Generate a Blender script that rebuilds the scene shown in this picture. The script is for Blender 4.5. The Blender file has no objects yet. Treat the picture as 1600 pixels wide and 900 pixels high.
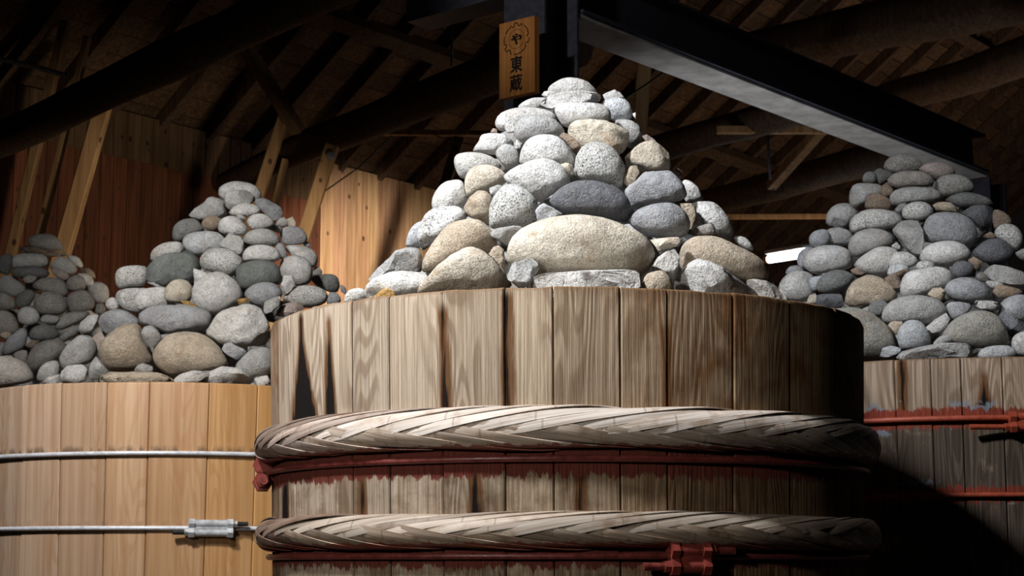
import bpy, bmesh, math, random
import numpy as np
from mathutils import Vector, Matrix, noise
PI = math.pi
random.seed(7); rng = np.random.default_rng(7)
SC = bpy.context.scene; COL = SC.collection

# ------------------------------------------------------------------ camera
CAMZ = 1.25; PITCH = math.radians(9.0); FPX = 2713.0
cd = bpy.data.cameras.new('camera'); cam = bpy.data.objects.new('camera', cd); COL.objects.link(cam)
cam.location = (0, 0, CAMZ); cam.rotation_euler = (PI/2 + PITCH, 0, 0)
cd.sensor_width = 36; cd.lens = FPX/1600*36; cd.clip_end = 200
cd.dof.use_dof = True; cd.dof.focus_distance = 5.9; cd.dof.aperture_fstop = 8
SC.camera = cam
FW = np.array([0, math.cos(PITCH), math.sin(PITCH)]); RT = np.array([1., 0, 0]); UP = np.array([0, -math.sin(PITCH), math.cos(PITCH)])
def ray(px, py): return FW + (px-800)/FPX*RT + (450-py)/FPX*UP
def at(px, py, Y):
    d = ray(px, py); return Vector(d*(Y/d[1])) + Vector((0, 0, CAMZ))

# ------------------------------------------------------------------ world and lights
w = bpy.data.worlds.new('World'); SC.world = w; w.use_nodes = True
w.node_tree.nodes['Background'].inputs[0].default_value = (.55, .6, .75, 1)
w.node_tree.nodes['Background'].inputs[1].default_value = .003
vs = SC.view_settings; vs.view_transform = 'Standard'; vs.look = 'None'; vs.gamma = 1; vs.use_curve_mapping = False; vs.exposure = 0.0
def spot(name, loc, aim, power, ang, size, color, blend=.6):
    l = bpy.data.lights.new(name, 'SPOT'); l.energy = power; l.spot_size = math.radians(ang); l.spot_blend = blend
    l.shadow_soft_size = size; l.color = color
    o = bpy.data.objects.new(name, l); COL.objects.link(o); o.location = loc
    o.rotation_euler = (Vector(aim)-Vector(loc)).to_track_quat('-Z', 'Y').to_euler(); return o
def area(name, loc, aim, power, sx, sy, color):
    l = bpy.data.lights.new(name, 'AREA'); l.shape = 'RECTANGLE'; l.size = sx; l.size_y = sy; l.energy = power; l.color = color
    o = bpy.data.objects.new(name, l); COL.objects.link(o); o.location = loc
    o.rotation_euler = (Vector(aim)-Vector(loc)).to_track_quat('-Z', 'Y').to_euler(); return o
spot('key_light', (-1.75, 4.3, 5.0), (.1, 6.7, 2.35), 1250, 58, .2, (.95, .97, 1.0), .75)
spot('front_light', (-3.3, .6, 3.3), (-.35, 6.2, 1.7), 500, 40, .3, (1.0, .955, .88), .8)
spot('left_light', (-2.3, 5.6, 4.4), (-2.0, 9.4, 2.1), 760, 62, .2, (1.0, .97, .93), .8)
spot('right_light', (1.3, 5.3, 5.1), (2.3, 8.9, 2.9), 150, 50, .15, (.93, .96, 1.0), .8)
spot('wall_light', (-.2, 11.2, 2.6), (-1.7, 16.8, 3.75), 2900, 27, .1, (1.0, .9, .76), .9)
spot('prop_light', (-.75, 10.7, 3.0), (-2.35, 13.0, 3.05), 210, 72, .1, (1.0, .84, .62), .6)
spot('sign_fill', (-.9, 6.6, 4.5), (.1, 8.75, 4.25), 60, 34, .05, (1.0, .93, .84), .8)  # added fill with no fixture behind it, brightens the sign board
area('roof_light', (4.8, 15.2, 2.6), (2.6, 18.5, 5.0), 40, .3, 1.2, (1.0, .74, .5))
area('upper_roof_light', (7.0, 17.5, 3.6), (6.0, 19.5, 7.0), 40, .3, 1.0, (1.0, .84, .72))
spot('beam_bounce_fill', (1.1, 10.2, .9), (2.0, 11.2, 4.2), 200, 72, .3, (1.0, .98, .95), .9)  # added unseen spot, stands in for light bounced up under the beam

# ------------------------------------------------------------------ helpers
def link(o, parent=None):
    COL.objects.link(o)
    if parent is not None: o.parent = parent
    return o
def tag(o, label=None, cat=None, group=None, kind=None):
    for k, v in (('label', label), ('category', cat), ('group', group), ('kind', kind)):
        if v: o[k] = v
    return o
def empty(name, loc=(0, 0, 0)):
    o = bpy.data.objects.new(name, None); o.location = loc; o.empty_display_size = .1; return link(o)
def mesh(name, verts, faces, mat=None, parent=None, smooth=None, loc=(0, 0, 0)):
    me = bpy.data.meshes.new(name); me.from_pydata([tuple(v) for v in verts], [], faces); me.update()
    o = bpy.data.objects.new(name, me); o.location = loc
    if mat: me.materials.append(mat)
    if smooth is not None:
        me.polygons.foreach_set('use_smooth', [True]*len(me.polygons))
        if smooth > 0: me.set_sharp_from_angle(angle=math.radians(smooth))
    return link(o, parent)
def frame_of(d, up=Vector((0, 0, 1))):
    d = Vector(d).normalized(); s = d.cross(up)
    if s.length < 1e-4: s = Vector((1, 0, 0))
    s.normalize(); return d, s, s.cross(d).normalized()
class MB:
    def __init__(s): s.v = []; s.f = []
    def add(s, v, f): n = len(s.v); s.v += [tuple(p) for p in v]; s.f += [tuple(i+n for i in q) for q in f]; return s
    def beam(s, a, b, wd, ht, up=Vector((0, 0, 1)), ch=.0):
        a = Vector(a); b = Vector(b); d, sd, u = frame_of(b-a, up); c = ch; ws, hs = wd/2, ht/2
        if c > 0: pr = [(-ws+c, -hs), (ws-c, -hs), (ws, -hs+c), (ws, hs-c), (ws-c, hs), (-ws+c, hs), (-ws, hs-c), (-ws, -hs+c)]
        else: pr = [(-ws, -hs), (ws, -hs), (ws, hs), (-ws, hs)]
        n = len(pr); vs_ = [p + sd*x + u*y for p in (a, b) for x, y in pr]
        fs = [(i, (i+1) % n, n+(i+1) % n, n+i) for i in range(n)] + [tuple(range(n))[::-1], tuple(range(n, 2*n))]
        return s.add(vs_, fs)
    def tube(s, pts, r, n=10, cap=True):
        pts = [Vector(p) for p in pts]; R = r if isinstance(r, (list, tuple)) else [r]*len(pts)
        vs_, fs = [], []
        for i, p in enumerate(pts):
            d = pts[min(i+1, len(pts)-1)] - pts[max(i-1, 0)]; _, sd, u = frame_of(d)
            for k in range(n):
                t = 2*PI*k/n; vs_.append(p + sd*math.cos(t)*R[i] + u*math.sin(t)*R[i])
        for i in range(len(pts)-1):
            for k in range(n): fs.append((i*n+k, i*n+(k+1) % n, (i+1)*n+(k+1) % n, (i+1)*n+k))
        if cap: fs += [tuple(range(n))[::-1], tuple(range((len(pts)-1)*n, len(pts)*n))]
        return s.add(vs_, fs)
    def build(s, name, mat, parent=None, smooth=None, loc=(0, 0, 0)):
        o = mesh(name, s.v, s.f, mat, parent, smooth, loc)
        bm = bmesh.new(); bm.from_mesh(o.data); bmesh.ops.recalc_face_normals(bm, faces=bm.faces); bm.to_mesh(o.data); bm.free(); return o

# ------------------------------------------------------------------ material helpers
class NT:
    def __init__(s, name):
        s.m = bpy.data.materials.new(name); s.m.use_nodes = True; s.t = s.m.node_tree; s.t.nodes.clear()
        s.o = s.t.nodes.new('ShaderNodeOutputMaterial'); s.b = s.t.nodes.new('ShaderNodeBsdfPrincipled'); s.l(s.b.outputs[0], s.o.inputs[0])
    def n(s, ty, **k):
        x = s.t.nodes.new(ty)
        for a, b in k.items(): setattr(x, a, b)
        return x
    def l(s, a, b): s.t.links.new(a, b)
    def put(s, sock, v):
        if isinstance(v, bpy.types.NodeSocket): s.l(v, sock)
        elif isinstance(v, (tuple, list)): sock.default_value = tuple(v) + ((1,) if len(v) == 3 and len(sock.default_value) == 4 else ())
        else: sock.default_value = v
    def math(s, op, a, b=0., c=None, clamp=False):
        x = s.n('ShaderNodeMath', operation=op, use_clamp=clamp); s.put(x.inputs[0], a); s.put(x.inputs[1], b)
        if c is not None: s.put(x.inputs[2], c)
        return x.outputs[0]
    def mix(s, f, a, b, mode='MIX'):
        x = s.n('ShaderNodeMix', data_type='RGBA', blend_type=mode); s.put(x.inputs[0], f); s.put(x.inputs[6], a); s.put(x.inputs[7], b); return x.outputs[2]
    def noise(s, vec, scale, detail=3, rough=.5, dist=0.):
        x = s.n('ShaderNodeTexNoise'); s.l(vec, x.inputs['Vector']); x.inputs['Scale'].default_value = scale; x.inputs['Detail'].default_value = detail
        x.inputs['Roughness'].default_value = rough; x.inputs['Distortion'].default_value = dist; return x.outputs[0]
    def ramp(s, f, lo, hi, a=0., b=1.):
        x = s.n('ShaderNodeMapRange', clamp=True, interpolation_type='SMOOTHSTEP'); s.put(x.inputs[0], f)
        x.inputs[1].default_value = lo; x.inputs[2].default_value = hi; x.inputs[3].default_value = a; x.inputs[4].default_value = b; return x.outputs[0]
    def vmul(s, v, k):
        x = s.n('ShaderNodeVectorMath', operation='MULTIPLY'); s.put(x.inputs[0], v); x.inputs[1].default_value = k; return x.outputs[0]
    def vadd(s, v, k):
        x = s.n('ShaderNodeVectorMath', operation='ADD'); s.put(x.inputs[0], v); s.put(x.inputs[1], k); return x.outputs[0]
    def bump(s, h, strength, dist):
        x = s.n('ShaderNodeBump'); x.inputs['Strength'].default_value = strength; x.inputs['Distance'].default_value = dist; s.l(h, x.inputs['Height']); s.l(x.outputs[0], s.b.inputs['Normal'])
    def obj(s):
        oi = s.n('ShaderNodeObjectInfo'); tc = s.n('ShaderNodeTexCoord')
        c = s.n('ShaderNodeCombineXYZ'); r = s.math('MULTIPLY', oi.outputs['Random'], 37.); s.l(r, c.inputs[0]); s.l(s.math('MULTIPLY', oi.outputs['Random'], 91.), c.inputs[1])
        return oi, tc, s.vadd(tc.outputs['Object'], c.outputs[0])
    def attr(s, name):
        x = s.n('ShaderNodeAttribute', attribute_type='OBJECT', attribute_name=name); return x.outputs['Fac']
    def fin(s, col, rough=.8, metal=0., spec=.4):
        s.put(s.b.inputs['Base Color'], col); s.put(s.b.inputs['Roughness'], rough); s.put(s.b.inputs['Metallic'], metal); s.b.inputs['Specular IOR Level'].default_value = spec; return s.m

def mat_stone():
    s = NT('river_stone'); oi, tc, v = s.obj(); sp = s.attr('speckle'); st = s.attr('stain'); base = oi.outputs['Color']
    big = s.noise(v, 6, 4, .6, .6); med = s.noise(v, 28, 5, .65); fine = s.noise(v, 210, 2, .6); gr = s.noise(v, 150, 3, .75)
    c = s.mix(s.ramp(big, .35, .68), s.mix(1., base, (.86, .84, .82), 'MULTIPLY'), s.mix(1., base, (1.12, 1.12, 1.13), 'MULTIPLY'))
    c = s.mix(s.ramp(med, .36, .68, 0, .75), c, s.mix(1., c, (.72, .72, .73), 'MULTIPLY'))
    c = s.mix(s.math('MULTIPLY', s.ramp(gr, .52, .6), s.math('ADD', s.math('MULTIPLY', sp, .85), .12)), c, (.1, .105, .11))
    c = s.mix(s.math('MULTIPLY', s.ramp(fine, .58, .66), s.math('ADD', s.math('MULTIPLY', sp, .5), .2)), c, (.7, .69, .66))
    c = s.mix(s.math('MULTIPLY', s.ramp(s.noise(v, 11, 3, .6), .56, .7), s.math('ADD', s.math('MULTIPLY', st, .8), .08)), c, (.33, .2, .1))
    c = s.mix(s.ramp(gr, .3, .62, .75, 0), c, s.mix(1., c, (1.22, 1.2, 1.18), 'MULTIPLY')); c = s.mix(s.ramp(s.noise(v, 75, 4, .8), .5, .68, 0, .7), c, s.mix(1., c, (.6, .6, .6), 'MULTIPLY'))
    s.bump(s.math('ADD', s.math('MULTIPLY', med, 1.), s.math('ADD', s.math('MULTIPLY', gr, .45), s.math('MULTIPLY', big, .9))), .95, .015)
    return s.fin(c, .86, 0, .3)

def wood_grain(s, uv, su=120, sv=1.8):
    g1 = s.noise(s.vmul(uv, (su, sv, 1)), 1., 4, .6, .3)
    g2 = s.noise(s.vmul(uv, (su*4, sv*3, 1)), 1., 3, .6)
    # growth rings: bands warped into arches
    wv = s.n('ShaderNodeTexWave', wave_type='BANDS', bands_direction='X'); s.l(s.vmul(uv, (9, .8, 1)), wv.inputs['Vector'])
    wv.inputs['Scale'].default_value = 1.6; wv.inputs['Distortion'].default_value = 9; wv.inputs['Detail'].default_value = 2; wv.inputs['Detail Scale'].default_value = .8
    nn = s.math('FRACT', s.math('MULTIPLY', s.noise(s.vmul(uv, (7, .85, 1)), 1., 1.5, .4), 17.)); wl_ = s.ramp(s.math('ABSOLUTE', s.math('SUBTRACT', nn, .5)), .05, .42)
    return g1, g2, s.math('MULTIPLY', wl_, s.ramp(s.noise(s.vmul(uv, (3, .5, 1)), 1., 1), .4, .55))
def knots(s, uv):
    vo = s.n('ShaderNodeTexVoronoi', feature='F1'); s.l(s.vmul(uv, (5.5, 3.2, 1)), vo.inputs['Vector']); vo.inputs['Scale'].default_value = 1.
    return s.ramp(vo.outputs['Distance'], .035, .085, 1, 0)

def uvn(s, name):
    x = s.n('ShaderNodeUVMap'); x.uv_map = name; return x.outputs[0]
def mat_old_stave(name, stains, bands, base_hi, base_lo, brown_from, zr, lowk=(.42, .33, .24, .55), red=(.17, .042, .028), teal=None):
    """weathered stave wood; stains: (theta, halfwidth_top, halfwidth_bottom, z_start, z_end, asym); bands: (z0, z1) red lead paint"""
    s = NT(name); oi = s.n('ShaderNodeObjectInfo'); uv = uvn(s, 'grain'); rg = uvn(s, 'ring')
    sep = s.n('ShaderNodeSeparateXYZ'); s.l(rg, sep.inputs[0]); th, z = sep.outputs[0], sep.outputs[1]
    g1, g2, wv = wood_grain(s, uv); kn = knots(s, uv)
    c = s.mix(s.ramp(g1, .3, .66), base_lo, base_hi)
    c = s.mix(s.ramp(wv, .3, 1., 0, .6), c, s.mix(1., base_lo, (.7, .64, .6), 'MULTIPLY'))
    c = s.mix(s.ramp(g2, .56, .72, 0, .55), c, (.14, .1, .066))
    c = s.mix(.85, c, oi.outputs['Color'], 'MULTIPLY')
    blot = s.noise(s.vmul(rg, (7, 7, 1)), 1., 4, .65)
    if brown_from is not None:   # the wood on this side of the vat is tarred brown
        m = s.math('MULTIPLY', s.ramp(th, brown_from[0], brown_from[1]), 1.)
        m = s.math('MULTIPLY', m, s.ramp(s.math('ADD', blot, s.math('MULTIPLY', g1, .5)), .55, .85, 1, .45))
        c = s.mix(s.math('MULTIPLY', m, .9), c, s.mix(1., c, (.46, .235, .08), 'MULTIPLY'))
        rimm = s.math('MULTIPLY', s.ramp(s.math('ADD', z, s.math('MULTIPLY', blot, -.08)), zr-.1, zr-.03), s.ramp(th, brown_from[0]-.3, brown_from[1]))
        c = s.mix(s.math('MULTIPLY', rimm, .75), c, (.075, .03, .01))
    ed = s.ramp(s.math('ADD', z, s.math('MULTIPLY', g1, .03)), zr+.002, zr+.014); c = s.mix(s.math('MULTIPLY', ed, .7), c, (.2, .11, .05))
    nj = s.noise(s.vmul(rg, (30, 2.5, 1)), 1., 4, .6); 
    for (t0, h0, h1, z0, z1, asym) in stains:
        k = s.ramp(z, z1, z0, h1, h0); off = s.ramp(z, z1, z0, asym, 0)
        d = s.math('ABSOLUTE', s.math('SUBTRACT', th, s.math('ADD', off, t0)))
        d = s.math('ADD', d, s.math('MULTIPLY', s.math('SUBTRACT', nj, .5), .055))
        e = s.math('SUBTRACT', k, d); live = s.math('MULTIPLY', s.ramp(z, z0-.02, z0+.03, 1, 0), s.ramp(z, z1-.03, z1))
        c = s.mix(s.math('MULTIPLY', s.ramp(e, -.022, -.004), s.math('MULTIPLY', live, .95)), c, (.12, .05, .016))
        c = s.mix(s.math('MULTIPLY', s.ramp(e, -.002, .006), live), c, (.007, .005, .004))
    c = s.mix(s.math('MULTIPLY', kn, .75), c, (.09, .06, .04))
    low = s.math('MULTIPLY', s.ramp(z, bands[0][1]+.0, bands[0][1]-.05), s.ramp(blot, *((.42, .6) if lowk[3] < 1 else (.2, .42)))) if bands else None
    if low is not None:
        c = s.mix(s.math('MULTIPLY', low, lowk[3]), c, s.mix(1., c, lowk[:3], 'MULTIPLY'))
    pn = s.noise(s.vmul(rg, (34, 7, 1)), 1., 6, .75)
    for (z0, z1) in bands:
        jz = s.math('ADD', z, s.math('MULTIPLY', s.math('SUBTRACT', pn, .5), .13))
        if teal is not None:
            mt = s.math('MULTIPLY', s.ramp(jz, z0-.035, z0-.02), s.ramp(jz, z1+.035, z1+.02)); mt = s.math('MULTIPLY', mt, s.ramp(blot, .57, .6)); c = s.mix(s.math('MULTIPLY', mt, .8), c, teal)
        m = s.math('MULTIPLY', s.ramp(jz, z0-.006, z0+.004), s.ramp(jz, z1+.006, z1-.004))
        m = s.math('MULTIPLY', m, s.ramp(s.math('ADD', g1, s.math('MULTIPLY', pn, .4)), .4, .55, .55, 1))
        c = s.mix(m, c, s.mix(s.ramp(g2, .4, .7), red, (red[0]*.4, red[1]*.4, red[2]*.5)))
    s.bump(s.math('ADD', s.math('MULTIPLY', g1, 1.), s.math('ADD', s.math('MULTIPLY', g2, .45), s.math('MULTIPLY', wv, .3))), .85, .006)
    return s.fin(c, .85, 0, .15)
def mat_new_stave():
    s = NT('pale_cedar'); oi = s.n('ShaderNodeObjectInfo'); uv = uvn(s, 'grain'); rg = uvn(s, 'ring')
    sep = s.n('ShaderNodeSeparateXYZ'); s.l(rg, sep.inputs[0]); z = sep.outputs[1]
    g1, g2, wv = wood_grain(s, uv, 30, .7)
    c = s.mix(s.ramp(g1, .3, .7), (.42, .255, .135), (.58, .41, .255))
    c = s.mix(s.ramp(wv, .6, .98, 0, .3), c, (.4, .2, .06)); c = s.mix(s.ramp(g2, .6, .75, 0, .3), c, (.3, .16, .07))
    c = s.mix(1., c, oi.outputs['Color'], 'MULTIPLY')
    n = s.noise(s.vmul(rg, (26, 9, 1)), 1., 4, .6)
    for zz in (A_H1, A_H2):
        d = s.math('ADD', s.math('SUBTRACT', z, zz), s.math('MULTIPLY', s.math('SUBTRACT', n, .5), -.05))
        m = s.math('MULTIPLY', s.ramp(d, .0, .006), s.ramp(d, .045, .01)); m = s.math('MULTIPLY', m, s.ramp(n, .38, .56))
        c = s.mix(s.math('MULTIPLY', m, .75 if zz == A_H1 else .25), c, (.09, .055, .035))
    s.bump(s.math('ADD', g1, s.math('MULTIPLY', g2, .4)), .25, .003)
    return s.fin(c, .55, 0, .4)
def mat_board(name, lo, hi, knotc=(.05, .025, .012), rough=.75, sc=1.):
    s = NT(name); oi, tc, v = s.obj()
    g = s.noise(s.vmul(v, (34*sc, 34*sc, 1.4)), 1., 4, .6, .4); g2 = s.noise(s.vmul(v, (8, 8, .8)), 1., 2)
    c = s.mix(s.ramp(g, .32, .7), lo, hi); c = s.mix(s.ramp(g2, .35, .7, 0, .5), c, s.mix(1., c, (.7, .62, .58), 'MULTIPLY'))
    vo = s.n('ShaderNodeTexVoronoi', feature='F1'); s.l(s.vmul(v, (7.5, 7.5, 5.2)), vo.inputs['Vector']); vo.inputs['Scale'].default_value = 1.
    c = s.mix(s.ramp(vo.outputs['Distance'], .1, .17, .9, 0), c, knotc)
    c = s.mix(1., c, oi.outputs['Color'], 'MULTIPLY'); s.bump(g, .3, .003); return s.fin(c, rough, 0, .25)
def mat_simple(name, col, rough=.5, metal=0., var=.25, bumpd=.002, scale=25, spec=.4):
    s = NT(name); oi, tc, v = s.obj(); n = s.noise(v, scale, 5, .65)
    c = s.mix(s.ramp(n, .3, .7), tuple(x*(1-var) for x in col), tuple(min(1, x*(1+var)) for x in col))
    s.bump(n, .4, bumpd); return s.fin(c, s.ramp(n, .3, .7, max(.05, rough-.1), min(1, rough+.1)), metal, spec)
def mat_bamboo(redz):
    s = NT('split_bamboo'); oi, tc, v = s.obj(); uv = uvn(s, 'grain')
    g = s.noise(s.vmul(uv, (3, 120, 1)), 1., 4, .6); n = s.noise(v, 9, 4, .6); n2 = s.noise(tc.outputs['Object'], 17, 4, .7)
    c = s.mix(s.ramp(g, .3, .7), (.42, .34, .28), (.72, .67, .62)); c = s.mix(s.ramp(n, .5, .72, 0, .75), c, (.3, .2, .125))
    c = s.mix(1., c, oi.outputs['Color'], 'MULTIPLY')
    sep = s.n('ShaderNodeSeparateXYZ'); s.l(tc.outputs['Object'], sep.inputs[0]); su = s.n('ShaderNodeSeparateXYZ'); s.l(uv, su.inputs[0])
    nd = s.math('ABSOLUTE', s.math('SUBTRACT', s.math('FRACT', s.math('ADD', s.math('MULTIPLY', su.outputs[0], 3.1), oi.outputs['Random'])), .5))
    c = s.mix(s.ramp(nd, .006, .014, .45, 0), c, (.14, .09, .06))
    for zz in redz:
        m = s.math('ADD', s.math('SUBTRACT', zz, sep.outputs[2]), s.math('MULTIPLY', s.math('SUBTRACT', n2, .5), .06))
        m = s.math('MULTIPLY', s.ramp(m, -.002, .006), s.ramp(m, .06, .045)); c = s.mix(s.math('MULTIPLY', m, .85), c, (.2, .03, .015))
    s.bump(g, .5, .003); return s.fin(c, .55, 0, .4)
def mat_emit(name, col, strength):
    s = NT(name); s.b.inputs['Emission Color'].default_value = (*col, 1); s.b.inputs['Emission Strength'].default_value = strength; return s.fin(col, .4)

# ------------------------------------------------------------------ the lie of the building
U = Vector((.62, .785, 0)).normalized(); V = Vector((.785, -.62, 0)).normalized(); Z = Vector((0, 0, 1))
P0 = Vector((-3.36, 14.5, 0)); WALLZ = CAMZ + 3.85; SLOPE = .7
def uvz(u, v, z): return P0 + U*u + V*v + Z*z
M_red = mat_board('stained_wall_board', (.085, .028, .014), (.16, .056, .026))
M_tan = mat_board('cedar_wall_board', (.33, .2, .11), (.55, .36, .21))
M_roof = mat_board('roof_sheathing_wood', (.05, .029, .017), (.12, .072, .04))
M_raft = mat_board('rafter_wood', (.05, .03, .018), (.11, .066, .04))
M_prop = mat_board('sawn_post_wood', (.3, .175, .08), (.48, .3, .15), sc=.6)
M_log = mat_board('sooty_log_wood', (.035, .022, .015), (.08, .05, .032))
M_dark = mat_simple('dark_plaster', (.05, .05, .055), .9)
M_floor = mat_simple('concrete_floor', (.12, .115, .11), .85)
M_steel = mat_simple('dark_painted_steel', (.055, .06, .085), .5, 0, .2)
M_underside = mat_simple('bounce_lit_underside', (.42, .42, .43), .8, 0, .25, .004, 6)  # paler than the steel sides: light bounced from below put into the colour

fl = mesh('floor', [(-14, -3, 0), (16, -3, 0), (16, 34, 0), (-14, 34, 0)], [(0, 1, 2, 3)], M_floor); tag(fl, kind='structure')
# plank wall on the left
wl = empty('wall_left', uvz(0, 0, 0)); tag(wl, kind='structure')
u = -3.2; i = 0
while u < 4.55:
    bw = random.choice((.15, .15, .18, .13)); red = u < 2.35
    if red:
        b = MB().beam(uvz(u+bw/2-.002, -.02+random.uniform(0, .006), 0)-wl.location, uvz(u+bw/2-.002, -.02, WALLZ-.42)-wl.location, bw-.006, .03, V, .003).build('board', M_red, wl)
        b.color = (*(np.array([1, 1, 1])*random.uniform(.7, 1.25)), 1)
        b = MB().beam(uvz(u+bw/2-.002, -.035, WALLZ-.42)-wl.location, uvz(u+bw/2-.002, -.035, WALLZ)-wl.location, bw-.006, .03, V, .003).build('board', M_tan, wl)
        k = random.uniform(.16, .26); b.color = (k, k*.92, k*.85, 1)
    else:
        b = MB().beam(uvz(u+bw/2-.002, -.02+random.uniform(0, .006), 0)-wl.location, uvz(u+bw/2-.002, -.02, WALLZ)-wl.location, bw-.006, .03, V, .003).build('board', M_tan, wl)
        k = random.uniform(.8, 1.15); b.color = (k, k*random.uniform(.9, 1), k*random.uniform(.85, 1), 1)
    u += bw
wb = MB().beam(uvz(15.5, -6, 3.5), uvz(15.5, 10, 3.5), .2, 9).build('wall_back', M_dark); tag(wb, kind='structure')
# roof: sheathing boards on rafters
ce = empty('ceiling', uvz(0, 0, WALLZ)); tag(ce, kind='structure')
RW = (V + Z*SLOPE).normalized(); RN = U.cross(RW).normalized(); RN = RN if RN.z > 0 else -RN
def roof(u, w_, n=0.): return uvz(u, 0, WALLZ) + RW*w_ + RN*n
w_ = -.6; row = 0
while w_ < 10.2:
    cuts = [-4.2, random.uniform(1, 4), random.uniform(6.5, 9.5), 15.4]
    for a, b in zip(cuts, cuts[1:]):
        o = MB().beam(roof(a+.004, w_+.11, .09+random.uniform(0, .008))-ce.location, roof(b-.004, w_+.11, .09)-ce.location, .205, .02, RN).build('board', M_roof, ce)
        k = random.uniform(.65, 1.4); o.color = (k, k*.95, k*.9, 1)
    w_ += .215; row += 1
u = -4.0
while u < 15.4:
    o = MB().beam(roof(u, -.8, .015)-ce.location, roof(u, 10.2, .015)-ce.location, .07, .11, RN).build('rafter', M_raft, ce); u += .56
for w_ in (1.6, 4.2, 7.0):
    MB().beam(roof(-4.2, w_, -.11)-ce.location, roof(15.4, w_, -.11)-ce.location, .13, .14, RN).build('purlin', M_raft, ce)

# steel beam with bounced light put into its pale underside, steel posts
C1 = Vector((.16, 9.05, 0)); BDIR = Vector((.64, .768, 0)).normalized(); BSD = Vector((BDIR.y, -BDIR.x, 0))
BH = CAMZ + 2.93
a = C1 + BDIR*.17 + Z*BH; b = at(1560, 280, 12.95); b.z = BH
L = 5.12; b = a + BDIR*L
bmr = empty('ceiling_beam', a); tag(bmr, 'long dark steel beam with a pale grey underside sloping across upper right', 'beam')
MB().beam(Z*.012, b-a+Z*.012, .27, .024, Z, .003).build('lit_underside', M_underside, bmr)['label'] = 'pale grey streaked underside of the beam, bounced light put into its colour'
MB().beam(Z*.17, b-a+Z*.17, .045, .28, Z).build('web', M_steel, bmr)
MB().beam(BSD*.02+Z*.034, b-a+BSD*.02+Z*.034, .27, .02, Z).build('flange', M_steel, bmr)
MB().beam(Z*.32, b-a+Z*.32, .27, .02, Z).build('flange', M_steel, bmr)
def h_post(name, base, h, label):
    r = empty(name, base); tag(r, label, 'post')
    for s_ in (-1, 1): MB().beam(V*0+BDIR*.14*s_, BDIR*.14*s_+Z*h, .28, .018, BDIR).build('flange', M_steel, r)
    MB().beam(Vector((0, 0, 0)), Z*h, .27, .014, BSD).build('web', M_steel, r)
    return r
h_post('steel_post', C1, CAMZ+4.4, 'dark blue grey steel column carrying the wooden sign behind the tallest pile', )
h_post('steel_post', Vector((b.x, b.y, 0)) + BDIR*.17, BH-.001, 'dark steel column at the right end of the grey beam')
q0 = C1 + Z*(CAMZ+3.2) - BSD*.16
MB().beam(Vector((0, 0, 0)), -BSD*.75, .2, .3, Z).build('crossbeam', M_steel, None, None, q0)
tag(bpy.data.objects['crossbeam'], 'short dark steel beam leaving the column top above the sign', 'beam')

def log(name, a, b, r0, r1, label, n=14, sag=0.):
    a = Vector(a); b = Vector(b); pts, rs = [], []
    for i in range(15):
        t = i/14; p = (b-a)*t; p.z -= sag*math.sin(PI*t); p += noise.noise_vector(Vector((t*3, a.x, a.y)))*.04
        pts.append(p); rs.append((r0+(r1-r0)*t)*(1+.1*noise.noise(Vector((t*6, a.x, 3)))))
    o = MB().tube(pts, rs, n).build(name, M_log, None, 40, a); return tag(o, label, 'beam')
log('log_beam', at(-60, 245, 13.2), at(560, -42, 10.2), .13, .16, 'dark round log beam crossing the upper left corner of the roof')
log('log_beam', at(360, 292, 15.2), at(900, 72, 10.6), .12, .15, 'dark round log beam running from the plank wall up to the sign column', sag=-.08)
log('log_beam', at(930, 265, 15.0), at(1290, 155, 12.6), .11, .13, 'dark log beam just right of the tallest pile top, under the grey beam')
log('log_beam', at(1060, 330, 17), at(1480, 222, 13.8), .13, .15, 'dark log beam passing behind the right pile top, lowest of the right logs')
log('log_beam', at(1130, 95, 16), at(1660, -20, 14), .2, .24, 'thick black log above the grey beam at top right')
log('log_beam', at(1330, 175, 17.5), at(1680, 60, 15), .16, .19, 'black log near the right edge of the frame over the grey beam')
def board(name, a, b, wd, ht, label, mat=None, cat='timber', k=1., up=Z):
    a = Vector(a); b = Vector(b)
    o = MB().beam(Vector((0, 0, 0)), b-a, wd, ht, up, min(wd, ht)*.08).build(name, mat or M_prop, None, None, a); o.color = (k, k, k, 1); return tag(o, label, cat)
def prop(top, low, wpx, Y, label, k=1., foot=True, depth=.1):
    a = at(*top, Y); b = at(*low, Y); d = (b-a).normalized()
    if foot: b = a + (b-a)*((a.z-.001)/(a.z-b.z))
    wd = wpx/FPX*Y
    return board('wooden_prop', b, a, wd, depth, label, k=k, up=Vector((0, -1, 0)))
prop((171, 132), (96, 400), 25, 12.9, 'widest pale timber prop leaning left of the left pile, bolt near its top', 1.)
prop((103, 34), (20, 385), 14, 12.95, 'long narrow timber prop leaning near the left edge of the frame', .55)
prop((137, 58), (55, 400), 9, 13.05, 'thin timber prop between the two other props at far left', .45)
prop((446, 176), (402, 312), 17, 13.5, 'timber prop standing just right of the left pile top', .6)
prop((446, 250), (429, 325), 9, 13.9, 'thin timber prop between two wider props right of the left pile', .7)
prop((519, 228), (474, 370), 21, 13.0, 'pale timber prop in front of the lit plank wall with a bolt', 1.)
prop((1008, 80), (998, 220), 23, 12.4, 'timber post right behind the tip of the tallest pile', .45)
prop((718, 216), (692, 300), 17, 14.8, 'dim timber prop just left of the tallest pile below the sign', .4)
board('diagonal_brace', at(358, 32, 12.6), at(466, 205, 13.2), .1, .09, 'brown diagonal brace falling from the upper left log towards the right', k=.35, cat='brace')
board('lath', at(575, 207, 14.8), at(800, 209, 14.8), .06, .045, 'thin horizontal batten left of the tallest pile under the log', k=1.2, cat='batten')
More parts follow.
